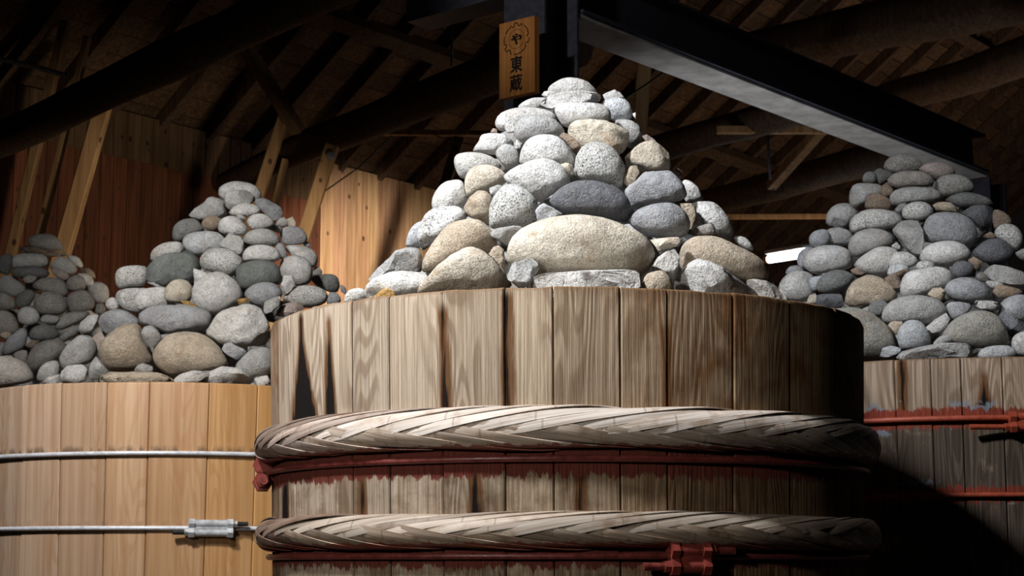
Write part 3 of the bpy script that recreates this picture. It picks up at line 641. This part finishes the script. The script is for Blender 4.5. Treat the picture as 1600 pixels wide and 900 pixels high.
A_ST = '''l1|720,120 740,80 800,55 860,52 930,65 980,100 1000,150 960,180 780,180 730,150|r|w|*rounded pale capstone
l1|765,180 760,120 820,105 900,105 945,130 940,190 900,230 800,240 770,215|a|g|
l1|530,270 580,220 640,195 660,155 690,145 760,165 775,230 785,260 700,300 600,300|a|g|
l1|780,260 820,210 880,188 950,195 1000,240 930,270 860,275|m|w|
l1|945,160 1010,155 1060,180 1115,210 1135,260 1110,290 1070,305 1000,240 950,190|a|b|*mottled bluish angular rock
l1|437,400 445,340 480,300 530,283 590,290 630,340 630,370 560,390 500,430 450,430|r|d|
l1|618,320 640,280 690,265 745,290 740,330 700,365 640,350|r|n|
l1|720,340 740,290 790,268 840,275 890,320 912,360 880,395 800,390 735,375|r|w|
l1|900,310 930,265 990,253 1040,270 1078,310 1040,345 940,355|r|w|
l1|830,265 870,262 910,290 880,298 850,285|a|g|
l1|1085,320 1100,285 1140,280 1165,305 1150,335 1100,335|r|g|
l1|1145,290 1190,272 1215,320 1210,345 1160,335|a|y|
l1|497,430 520,390 580,368 660,363 730,375 770,420 770,480 620,520 580,520 510,470|r|B|
l1|725,450 770,400 800,365 860,390 890,430 885,500 860,520 800,480 730,465|a|g|
l1|880,410 910,370 980,347 1050,355 1100,390 1118,430 1080,460 950,460 890,440|r|g|
l1|1110,370 1150,335 1230,340 1275,380 1280,430 1230,450 1130,450 1115,410|r|b|
l1|1040,330 1080,320 1120,340 1110,380 1050,355|a|g|
l1|300,520 320,475 380,440 450,428 500,440 510,490 460,530 320,560|r|w|
l1|250,630 270,590 340,530 400,500 540,490 600,530 620,600 570,690 480,680 390,715 290,690 260,660|a|k|*jagged dark green rock
l1|605,550 630,500 700,468 790,475 850,510 885,560 850,620 790,655 680,620 620,600|r|s|
l1|872,530 890,480 940,452 1030,452 1100,480 1115,540 1050,560 960,545 890,560|r|w|
l1|1080,470 1100,438 1130,445 1150,490 1155,530 1110,540 1110,490|r|b|
l1|1140,460 1200,450 1290,465 1340,510 1345,560 1320,600 1250,560 1170,510|r|w|
l1|832,630 850,580 920,550 1010,543 1090,570 1115,620 1118,700 1000,700 900,740 850,700|r|k|*smooth dark green oval
l1|1110,560 1160,520 1230,515 1290,550 1315,610 1300,690 1230,710 1180,690 1115,650|r|w|
l1|1115,640 1190,640 1210,700 1180,740 1130,775 1105,720|a|w|
l1|80,650 100,600 160,580 240,580 280,600 270,700 180,710 100,725|r|s|
l1|85,790 95,740 150,715 240,712 300,740 260,860 230,880 140,860|r|s|
l1|195,770 260,720 400,712 450,740 430,830 300,860 230,870 210,820|m|w|
l1|385,740 420,685 470,663 530,675 565,720 560,780 520,820 420,810 390,790|r|y|
l1|558,770 570,700 640,640 720,612 790,640 850,690 880,780 830,840 740,895 680,890 600,850 565,810|r|w|*large round pale boulder
l1|568,595 620,610 660,630 600,690 570,710|a|w|
l1|885,760 920,710 980,685 1060,685 1115,720 1125,770 1080,820 1000,845 930,810|r|b|*plum grey oval
l1|1005,860 1010,810 1070,775 1115,770 1110,830 1060,870 1020,890|a|g|
l1|1120,790 1160,730 1240,703 1330,705 1400,740 1412,790 1370,830 1280,845 1180,830|r|s|
l1|1300,660 1330,640 1420,630 1470,650 1485,710 1460,750 1400,740 1330,700|r|d|
l1|1320,600 1350,585 1375,620 1360,640 1315,640|r|g|
l1|1400,790 1420,750 1450,742 1490,780 1480,820 1410,825|r|b|
l1|1090,860 1130,820 1200,803 1260,830 1250,870 1130,900 1080,900|a|p|
l1|485,800 530,797 590,830 580,840 500,815|a|o|
l1|840,790 910,780 920,800 850,825|a|o|
l1|280,685 320,682 390,720 360,725|a|b|
l1|1490,700 1520,720 1525,760 1490,740|r|b|
l1|1255,440 1290,430 1305,460 1270,465|r|b|
l3|400,300 420,250 520,200 700,190 860,200 980,240 1015,290 990,370 930,425 800,410 640,440 520,370 420,360|m|b|*long slate blue boulder
l3|60,330 90,270 180,228 280,230 370,280 430,350 350,400 150,450 110,420|m|b|
l3|75,580 110,490 200,400 300,345 370,340 430,380 440,480 520,600 530,680 450,735 300,750 160,740 100,660|r|t|*egg shaped tan boulder
l3|425,420 450,370 510,353 560,400 605,470 540,580 480,540 440,490|a|g|
l3|525,650 530,570 600,470 700,420 850,410 950,440 1060,530 1130,640 1155,700 1050,750 800,790 690,800 580,730|r|t|*broad pale tan boulder
l3|960,430 1020,310 1110,230 1250,185 1350,185 1420,230 1480,340 1480,450 1450,530 1280,550 1120,530 1030,480|m|W|*chipped creamy white boulder
l3|1088,560 1110,510 1160,503 1300,570 1290,610 1220,655 1130,600|a|b|
l3|1205,705 1260,630 1340,560 1460,540 1520,600 1520,740 1400,800 1340,810 1260,780|r|g|
l3|40,830 70,780 160,750 400,745 560,750 680,800 690,850 60,850|m|t|
l3|680,830 730,770 840,735 940,740 990,730 1000,780 900,840 760,850|a|w|
l3|850,830 920,790 1000,740 1090,697 1250,715 1300,770 1350,830 1300,870 900,870|a|w|
l3|1345,810 1390,780 1470,775 1500,830 1450,870 1370,870|a|w|
l3|0,700 20,650 50,615 90,660 150,740 100,810 30,820 -10,800|a|g|
l3|365,735 400,690 440,672 520,700 525,740 440,755 390,755|a|g|
l3|0,560 10,480 50,430 100,405 140,450 120,500 70,600 30,600|a|p|*pink quartz lump
l2|415,580 430,530 480,490 535,490 525,540 500,595 440,600|a|g|
l2|305,800 320,730 380,640 430,600 500,600 520,680 500,750 430,770 330,810|m|g|
l2|320,850 325,800 360,765 440,758 470,780 470,850 400,870 330,865|a|w|
l2|570,430 600,397 630,410 640,460 590,465|r|w|
l2|205,850 210,790 250,750 310,740 320,800 290,850|r|g|
l2|-60,800 -50,740 0,715 60,715 130,750 175,810 178,850 100,870 -20,890 -60,860|r|G|*big brown grey boulder
l2|210,865 260,835 320,810 320,850 300,875|a|w|'''
B_ST = '''l4|245,210 260,170 330,145 420,140 500,170 550,240 555,285 450,290 330,270 260,260|r|g|*dim oval capstone
l4|130,240 250,250 350,265 480,280 575,300 570,340 440,350 300,330 150,310|a|n|
l4|90,420 110,350 180,315 300,310 390,325 430,380 420,430 300,440 130,460|r|w|*pale loaf stone
l4|95,480 150,435 300,425 400,450 440,500 380,530 200,540 110,510|r|d|
l4|435,430 480,370 540,343 620,370 675,430 675,480 620,505 540,480 460,460|r|w|
l4|570,340 620,328 690,350 730,410 720,445 680,430 630,370|r|w|
l4|440,450 500,440 560,470 615,510 600,545 540,555 480,510|a|p|
l4|195,540 240,505 330,520 300,570 240,580|m|G|
l4|300,570 400,525 540,540 590,600 590,680 500,700 380,640 290,630|r|G|
l4|580,580 620,520 700,500 750,560 750,620 690,640 610,640|r|G|
l4|640,500 720,487 790,505 825,560 820,600 760,600 720,540|r|w|
l4|690,450 780,440 830,480 840,540 800,520 720,480|a|n|
l4|-20,580 0,530 60,505 130,520 190,570 230,640 150,700 60,680 -20,650|r|g|
l4|130,740 170,670 250,630 310,670 260,770 190,800 150,790|r|d|
l4|-40,700 0,655 60,665 120,710 140,790 80,810 -20,815|r|G|
l4|290,760 320,700 400,650 490,655 560,700 595,770 560,840 450,860 340,840|r|S|*round speckled boulder
l4|590,700 650,650 740,635 800,670 832,740 820,800 720,830 600,830|r|G|*squarish warm grey boulder
l4|750,630 800,580 870,563 940,600 960,680 940,740 850,750 800,690|r|g|
l4|155,870 180,800 250,780 320,810 348,870 330,920 250,950 175,920|r|w|
l4|810,830 840,765 900,755 930,810 890,850|r|d|
l5|-60,200 -20,110 60,95 130,140 180,230 185,300 100,350 -20,330|r|G|
l5|0,330 60,305 110,320 100,370 20,385 -20,360|a|t|
l5|20,500 60,410 140,330 200,275 250,275 275,330 260,430 220,480 120,530 50,550|r|b|*bluish pear shaped stone
l5|290,340 320,280 400,240 490,240 570,290 600,350 500,400 350,400 300,380|r|d|
l5|400,190 450,140 560,150 600,170 560,230 420,220|r|g|
l5|540,250 600,170 700,115 840,105 910,120 860,180 720,250 600,300|r|g|
l5|590,370 660,310 800,230 780,330 700,380 640,420|r|g|
l5|255,440 330,400 400,395 360,450 290,490|a|n|
l5|130,540 200,500 270,500 275,580 240,620 160,570|r|G|
l5|275,650 300,520 370,430 480,390 590,390 670,440 640,530 560,600 400,690 340,720|r|G|
l4|0,480 -30,400 20,330 100,320 110,400 80,500|r|d|'''
C_ST = '''r1|648,130 670,85 720,50 790,40 870,65 910,105 920,150 860,175 720,180 660,155|r|S|*speckled capstone
r1|885,155 920,115 1000,100 1090,110 1135,155 1125,190 1010,220 950,190|r|p|
r1|508,210 530,170 580,165 600,190 590,240 520,240|r|d|
r1|585,165 620,135 660,150 715,180 660,240 620,255 600,220|a|d|
r1|670,230 720,175 820,158 920,165 985,210 990,265 900,270 740,280|r|G|
r1|998,260 1020,205 1080,183 1170,185 1250,235 1262,300 1150,320 1060,340 1010,310|r|S|*round dark speckled stone
r1|418,370 420,300 450,250 520,240 620,250 680,300 650,330 540,330 480,420 430,400|r|g|
r1|640,260 680,230 730,270 710,330 660,340 620,300|a|n|
r1|687,350 710,300 790,268 930,268 1020,290 1055,350 980,385 880,350 740,400 700,385|r|g|
r1|520,380 560,310 620,310 690,350 730,430 640,430 530,420|m|n|
r1|1060,360 1120,320 1220,303 1330,330 1390,370 1400,410 1250,400 1180,415 1090,375|r|d|
r1|775,450 790,400 850,370 920,368 975,400 985,450 920,490 840,500 790,480|r|s|*spotted granite
r1|975,390 1020,368 1100,370 1165,420 1160,445 1050,435 1000,430|a|t|
r1|725,420 760,380 830,370 810,400 770,440 740,445|a|d|
r1|260,500 270,440 320,390 400,375 480,410 500,440 440,480 420,540 350,550 270,530|r|g|
r1|295,520 310,470 390,490 420,520 410,555 320,545|a|d|
r1|415,540 440,470 520,425 620,415 720,435 785,480 760,540 640,560 520,550 440,590|r|s|
r1|1185,440 1250,390 1330,385 1400,410 1405,480 1370,560 1320,575 1290,530 1220,470|a|D|
r1|705,565 760,500 840,485 915,490 920,600 915,700 880,740 840,720 780,640|a|g|*faceted grey wedge
r1|920,560 935,490 990,445 1080,437 1190,455 1260,510 1285,590 1260,670 1180,690 1000,650 930,650|r|b|*big squarish bluish boulder
r1|145,630 165,580 220,555 270,560 290,620 250,680 170,680|r|b|
r1|240,600 280,545 360,540 430,570 450,620 400,670 300,660 260,650|m|g|
r1|410,670 430,610 500,560 590,545 680,570 730,640 700,670 560,700 480,750 420,720|r|g|
r1|1390,430 1450,430 1510,480 1510,530 1450,520 1400,560|r|n|
r1|1400,590 1430,530 1500,515 1560,545 1590,610 1570,680 1530,700 1460,640|r|s|
r1|1320,600 1370,570 1410,590 1400,615 1330,615|a|n|
r1|65,750 100,690 200,665 190,700 110,780 130,830 80,810|r|b|
r1|105,770 140,700 220,665 360,665 430,710 445,790 400,830 250,850 200,865 130,830|r|w|*pale blocky slab stone
r1|448,800 500,740 600,680 680,670 750,700 760,780 700,870 600,880 500,840|r|w|
r1|680,790 720,710 800,705 870,740 885,790 820,820 740,800 690,830|m|w|
r1|705,665 740,640 765,670 755,695 715,690|a|w|
r1|895,740 920,680 1000,640 1110,630 1200,660 1245,720 1210,770 1100,810 950,790 900,770|r|w|*big pale oval
r1|1248,720 1300,660 1370,618 1450,620 1530,690 1520,750 1440,785 1330,780|r|D|
r1|868,810 890,775 960,770 1000,800 960,825 890,825|r|s|
r1|1110,830 1130,780 1200,768 1260,800 1240,860 1160,890 1120,870|r|D|
r1|1220,760 1260,738 1320,770 1310,820 1270,830 1230,790|a|n|
r1|425,830 470,808 530,850 500,865 450,865|a|n|
r1|675,850 700,800 770,793 830,820 760,850 690,870|r|B|
r1|640,890 720,850 820,810 810,850 740,900|a|n|
r1|-10,840 20,805 80,800 120,835 60,850 0,870|r|b|
r2|65,270 110,200 180,170 240,175 290,210 290,330 230,370 130,360 80,320|r|w|
r2|255,250 270,215 320,205 350,215 310,290 280,300|r|B|
r2|298,280 320,220 380,175 460,165 540,200 530,240 440,310 340,315|r|d|
r2|478,380 490,300 540,225 630,193 720,215 800,290 815,350 780,390 640,390 520,400|m|t|*creased brown boulder
r2|710,230 780,185 830,210 835,280 780,285 720,250|a|n|
r2|240,370 260,325 300,310 310,360 300,385|a|y|
r2|295,380 305,320 380,313 460,315 475,395 400,410 330,410|a|D|
r2|825,320 835,230 870,180 950,160 1060,145 1130,165 1155,220 1110,280 1000,320 850,345|r|w|
r2|995,320 1030,280 1080,275 1120,310 1110,350 1080,365 1020,340|a|t|
r2|1100,290 1130,240 1200,213 1290,220 1370,270 1390,320 1330,370 1240,370 1150,345|r|b|
r2|1340,190 1400,130 1480,140 1600,180 1640,240 1600,300 1480,260 1380,230|a|g|*streaked grey slab
r2|1400,300 1450,255 1540,280 1600,300 1560,330 1430,350|m|n|
r2|710,470 730,400 790,350 890,325 1000,330 1080,360 1120,420 1100,450 1000,510 900,500 760,505|r|g|*wide smooth grey oval
r2|1115,380 1180,365 1250,375 1275,400 1220,450 1165,480 1130,440|r|b|
r2|625,420 640,370 720,348 750,380 740,430 690,460 640,450|a|d|
r2|1270,385 1290,355 1400,358 1480,385 1475,415 1400,425 1290,405|a|w|
r2|750,510 780,485 840,487 845,520 800,580 770,540|a|t|
r2|810,600 820,540 860,490 910,478 960,495 1000,560 1020,640 960,650 840,670 820,640|r|B|
r2|985,530 1040,480 1120,432 1140,470 1110,530 1060,575 1000,560|a|w|
r2|1090,580 1130,520 1210,450 1300,420 1390,425 1460,480 1500,570 1480,640 1330,660 1250,640 1110,610|r|K|*large olive boulder
r2|1430,440 1480,350 1600,320 1680,400 1650,500 1560,490 1470,470|r|b|
r2|1430,480 1470,420 1560,480 1620,500 1640,590 1530,600 1480,540|a|D|
r2|1525,640 1540,580 1600,550 1680,560 1680,700 1560,700|r|w|
r2|360,440 440,405 540,400 640,430 740,510 800,590 820,670 760,740 560,740 400,650 340,540|r|K|*huge half hidden boulder
r2|700,710 715,655 770,638 830,655 825,685 740,715|a|B|
r2|795,715 850,675 960,650 1090,620 1250,623 1290,650 1310,700 1290,735 820,735|a|g|
r2|1310,700 1350,655 1440,638 1520,645 1560,700 1540,725 1330,725|r|B|
r2|1030,630 1080,580 1140,575 1150,610 1060,635|r|g|
r2|140,390 200,372 300,385 340,415 200,430|r|w|
r2|1545,60 1600,30 1660,60 1600,110|r|g|
r2|1300,200 1340,180 1390,230 1360,245 1310,230|r|d|
r2|1360,235 1440,240 1480,265 1400,285|r|w|'''
M_stone = mat_stone()
def ico(n):
    bm = bmesh.new(); bmesh.ops.create_icosphere(bm, subdivisions=n, radius=1); v = np.array([x.co[:] for x in bm.verts]); f = [tuple(x.index for x in q.verts) for q in bm.faces]; bm.free(); return v, f
ICO = {n: ico(n) for n in (2, 3, 4, 5)}
def catmull(P, k=6):
    n = len(P); out = []
    for i in range(n):
        p0, p1, p2, p3 = P[i-1], P[i], P[(i+1) % n], P[(i+2) % n]
        for j in range(k):
            t = j/k; out.append(.5*((2*p1)+(-p0+p2)*t+(2*p0-5*p1+4*p2-p3)*t*t+(-p0+3*p1-3*p2+p3)*t**3))
    return np.array(out)
def radial(P, c):
    th = np.linspace(-PI, PI, 181); Q = P - c; n = len(Q); r = np.zeros(181)
    for i in range(n):
        a, b = Q[i], Q[(i+1) % n]; d = b-a
        cr = np.cos(th)*d[1]-np.sin(th)*d[0]; den = np.where(abs(cr) < 1e-9, 1e-9, cr)
        t = (a[0]*d[1]-a[1]*d[0])/den; s = (a[0]*np.sin(th)-a[1]*np.cos(th))/den
        ok = (t > 0) & (s >= -1e-6) & (s <= 1+1e-6); r = np.where(ok & (t > r), t, r)
    m = r > 0; r = np.interp(th, th[m], r[m]); return th, r
def stone_mesh(P, kind, res, depth, seed):
    """P: outline in metres around its centre (right, up); gives a solid of that outline with real thickness"""
    V_, Fc = ICO[res]; rd = np.random.default_rng(seed)
    c = np.zeros(2); Q = catmull(P) if kind != 'a' else P; th, r = radial(Q, c)
    if kind == 'm': th, r2 = radial(P, c); r = (r+r2)/2
    # best ellipse
    C = np.cov(catmull(P).T); ev, evec = np.linalg.eigh(C); sc = np.sqrt(ev)*math.sqrt(2)
    d = V_.copy(); tt = np.arctan2(d[:, 1], d[:, 0]); s = np.hypot(d[:, 0], d[:, 1])
    rr = np.interp(tt, th, r); e = np.stack([np.cos(tt), np.sin(tt)], 1)@evec; re = 1/np.sqrt((e[:, 0]/sc[0])**2+(e[:, 1]/sc[1])**2)
    k = s**(3 if kind != 'a' else 1.5); reff = re*(1-k)+rr*k
    pw = dict(r=.92, m=.8, a=.62)[kind]; s2 = s**pw
    X = np.stack([reff*s2*np.cos(tt), reff*s2*np.sin(tt), np.sign(d[:, 2])*np.abs(d[:, 2])**pw*depth], 1)
    size = math.sqrt(sc[0]*sc[1])
    if kind in 'am':                                  # broken faces
        for _ in range(7 if kind == 'a' else 4):
            nrm = rd.normal(size=3); nrm[2] = abs(nrm[2])*(1 if rd.random() < .75 else -1)+.1; nrm /= np.linalg.norm(nrm)
            if abs(nrm[2]) < .35: continue
            h = X@nrm; lim = h.max()*(rd.uniform(.62, .82) if kind == 'a' else rd.uniform(.78, .92)); ex = np.maximum(0, h-lim)
            X[:, 2] -= ex/nrm[2]*.93
    N_ = X/np.maximum(1e-6, np.linalg.norm(X, axis=1))[:, None]; so = Vector(rd.uniform(-50, 50, 3)); amp = dict(r=.045, m=.075, a=.06)[kind]
    a1 = np.array([noise.noise(Vector(p)*(1.1/size)+so) for p in X]); X = X + N_*(a1*size*amp*.9)[:, None]*np.array([.6, .6, 1])
    if kind != 'r' or res >= 4: 
        a2 = np.array([noise.turbulence(Vector(p)*(3.2/size)+so, 3, False) for p in X]); X = X + N_*((a2-.4)*size*(.032 if kind == 'r' else .075))[:, None]*np.array([.5, .5, 1])
    return X, Fc
BASIS = np.stack([RT, UP, -FW])
def in_cone(px, py, cx, cy, zr, za, Rb):
    d = ray(px, py); d = d/d[1]; best = None; ys = np.linspace(cy-Rb-.05, cy+.02, 160); last = None
    for Y in ys:
        p = d*Y + np.array([0, 0, CAMZ]); r = math.hypot(p[0]-cx, p[1]-cy); R = Rb*(za-p[2])/(za-zr); R = min(R, Rb); g = r-R
        if best is None or g < best[0]: best = (g, Y)
        if g <= 0: return Y, True
    return best[1], False
def direction(a, b):
    dx, dy = a[0]-b[0], a[1]-b[1]; an = (math.degrees(math.atan2(-dy, dx))+360) % 360
    return ['right of', 'upper right of', 'above', 'upper left of', 'left of', 'lower left of', 'below', 'lower right of'][int(((an+22.5) % 360)//45)]
USED = set(); ALL = []
def pile(data, name, cx, cy, zr, za, Rb, vx, vy, Rv, res, group, dark=1.):
    items = []
    for ln in data.strip().split('\n'):
        cr, pts, kind, colk, lab = ln.split('|'); ox, oy, s = CROPS[cr]
        P = np.array([[float(q) for q in p.split(',')] for p in pts.split()])/s + np.array([ox, oy])
        mn, mx = P.min(0), P.max(0); D = catmull(P); c = (D.mean(0)+(mn+mx)/2)/2; items.append([P, c, mx-mn, kind, colk, lab])
    anchors = [(it[5][1:], it[1], it[2]) for it in items if it[5].startswith('*')]
    Ys, Ds = [], []
    for P, c, wh, kind, colk, lab in items:
        Y, hit = in_cone(c[0], c[1], cx, cy, zr, za, Rb); sz = min(wh)/FPX*Y; big = max(wh)/FPX*Y; depth = .5*(sz*.72+big*.28)*(.95 if kind == 'r' else .85)
        if max(wh) < 45: depth *= .8
        Ys.append(Y+depth*(.5 if hit else .05)); Ds.append(depth)
    Y0 = list(Ys); N_ = len(items)
    for it in range(60):
        for i in range(N_):
            for j in range(i+1, N_):
                ci, cj = items[i][1], items[j][1]; dx, dy = (cj-ci); l = math.hypot(dx, dy)
                wi, wj = items[i][2], items[j][2]
                if l > (max(wi)+max(wj))/2: continue
                cx_, sy_ = dx/(l+1e-6), dy/(l+1e-6); ri = 1/math.sqrt((2*cx_/wi[0])**2+(2*sy_/wi[1])**2); rj = 1/math.sqrt((2*cx_/wj[0])**2+(2*sy_/wj[1])**2)
                rho = l/(ri+rj)
                if rho >= 1: continue
                need = (Ds[i]+Ds[j])*math.sqrt(1-rho*rho)*.92; d = Ys[j]-Ys[i]; d0 = Y0[j]-Y0[i]
                sg = 1 if (d0 > .012 or (abs(d0) <= .012 and dy < 0)) else -1
                if d*sg < need:
                    q = (need-d*sg)*.25; mi, mj = Ds[j]/(Ds[i]+Ds[j]), Ds[i]/(Ds[i]+Ds[j]); Ys[i] -= sg*q*mi*1.6; Ys[j] += sg*q*mj*1.6
        for i in range(N_):
            Ys[i] += (Y0[i]-Ys[i])*.04; Ys[i] = min(max(Ys[i], Y0[i]-.16), Y0[i]+.3)
            p = at(items[i][1][0], items[i][1][1], Ys[i])
            if p.z-Ds[i]*.6 < zr+.03:
                t_ = 0
                while math.hypot(p.x-vx, p.y-vy) > Rv-.065-Ds[i]*.85 and p.y < vy and t_ < 30: Ys[i] += .015; t_ += 1; p = at(items[i][1][0], items[i][1][1], Ys[i])
    for i, (P, c, wh, kind, colk, lab) in enumerate(items):
        Y = Ys[i]; hit = False; sz = min(wh)/FPX*Y; depth = Ds[i]
        p = at(c[0], c[1], Y)
        k = Y/FPX; Pm = (P-c)*np.array([k, -k]); Pm = Pm/ (1.0)
        X, Fc = stone_mesh(Pm, kind, res + (1 if max(wh) > 90 and res < 4 else 0), depth, i*17+len(data))
        Xw = X@BASIS
        o = mesh('stone', Xw, Fc, M_stone, None, 38 if kind == 'a' else 0, p)
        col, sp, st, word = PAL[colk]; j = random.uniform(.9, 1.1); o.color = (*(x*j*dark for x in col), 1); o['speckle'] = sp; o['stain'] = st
        if lab.startswith('*'): L_ = f'{lab[1:]} in the {name}'
        else:
            asp = wh[0]/wh[1]; big_ = max(wh); szw = 'tiny' if big_ < 24 else 'small' if big_ < 42 else 'medium' if big_ < 75 else 'large'
            sh = ('flat ' if asp > 1.9 else 'upright ' if asp < .75 else '') if kind != 'r' else ('flat ' if asp > 1.9 else 'oval ' if asp > 1.3 else 'upright ' if asp < .75 else 'rounded ' if kind == 'r' else 'chunky ')
            an = sorted(anchors, key=lambda a: np.linalg.norm((a[1]-c)))
            base = f"{szw} {word} {sh}{'stone' if kind == 'r' else 'angular stone' if kind == 'a' else 'rough stone'}"
            L_ = None
            for q in range(min(4, len(an))):
                t = f'{base} {direction(c, an[q][1])} the {an[q][0]}, {name}'
                if t not in USED: L_ = t; break
            if L_ is None or len(L_.split()) > 16: L_ = f'{base} {direction(c, an[0][1])} {an[0][0]} {name}'
            while L_ in USED: L_ = 'other ' + L_
            if len(L_.split()) > 16: print('LONG', L_)
        USED.add(L_); tag(o, L_, 'stone', group); ALL.append((o, p, depth, wh))
    return items
FZA = at(890, 118, FY).z
pile(F_ST, 'tallest pile', FX, FY, F_Z, FZA, FR*.93, FX, FY, FR, 4, 'stones heaped on the big front vat')
pile(A_ST, 'left pile', AX+.3, AY, A_Z, at(375, 283, AY).z, AR*.88, AX, AY, AR, 3, 'stones heaped on the pale left vat')
pile(B_ST, 'far left pile', BX, BY, B_Z, at(70, 366, BY).z, BR*.95, BX, BY, BR, 3, 'stones heaped on the farthest left vat', .8)  # this pile stands in shade; the dimming is put into its stone colours
pile(C_ST, 'right pile', CX-.13, CY, C_Z, at(1413, 238, CY).z, CR*.93, CX, CY, CR, 3, 'stones heaped on the right vat')
# cobbles filling the heart and far side of each pile
FM = []
for q in range(7):
    V_, Fc = ICO[2]; so = Vector((q*9, 3, 1)); sc = np.array([1, random.uniform(.75, .95), random.uniform(.55, .75)])
    X = np.array([np.array(v)*(1+.1*noise.noise(Vector(v)*1.4+so)) for v in V_])*sc
    me = bpy.data.meshes.new('stone'); me.from_pydata([tuple(x) for x in X], [], Fc); me.materials.append(M_stone); me.polygons.foreach_set('use_smooth', [True]*len(me.polygons)); FM.append(me)
def filler(name, cx, cy, zr, za, Rb, group, n):
    rd = random.Random(len(name)); z = zr-.02; vs_, fs = [], []
    while z < za-.16:
        R = Rb*(za-z)/(za-zr); s = .1 if z < zr+.5 else .085
        for Rr, outer in ((R-.10, True), (R-.33, False)):
            if Rr < .04: continue
            m = max(1, int(2*PI*Rr/(s*2.1))); ph = rd.random()
            for k in range(m):
                a = 2*PI*(k+ph)/m; x, y = math.sin(a), -math.cos(a)
                Rq = Rr-.26 if outer and y < .3 else Rr
                if (not outer) or Rq < .02: continue
                me = rd.choice(FM); M = Matrix.Rotation(rd.uniform(0, 6), 3, 'Z')@Matrix.Rotation(rd.uniform(-.4, .4), 3, 'X'); n0 = len(vs_); o_ = Vector((x*Rq, y*Rq, z+.05-zr))
                vs_ += [M@(v.co*s)+o_ for v in me.vertices]; fs += [tuple(q+n0 for q in p.vertices) for p in me.polygons]
        z += s*1.3
    o = mesh('inner_cobbles', vs_, fs, M_stone, None, 0, (cx, cy, zr)); o.color = (.42, .42, .41, 1); o['speckle'] = .3; o['stain'] = .2
    tag(o, f'shadowed grey cobbles packed behind the front stones of the {name}', 'stones', None, 'stuff')
filler('tallest pile', FX, FY, F_Z, FZA, FR*.9, 'inner cobbles of the tallest pile', 0)
filler('left pile', AX+.16, AY, A_Z, at(375, 283, AY).z, AR*.74, 'inner cobbles of the left pile', 0)
filler('far left pile', BX, BY, B_Z, at(70, 366, BY).z, BR*.88, 'inner cobbles of the far left pile', 0)
filler('right pile', CX-.08, CY, C_Z, at(1413, 238, CY).z, CR*.88, 'inner cobbles of the right pile', 0)
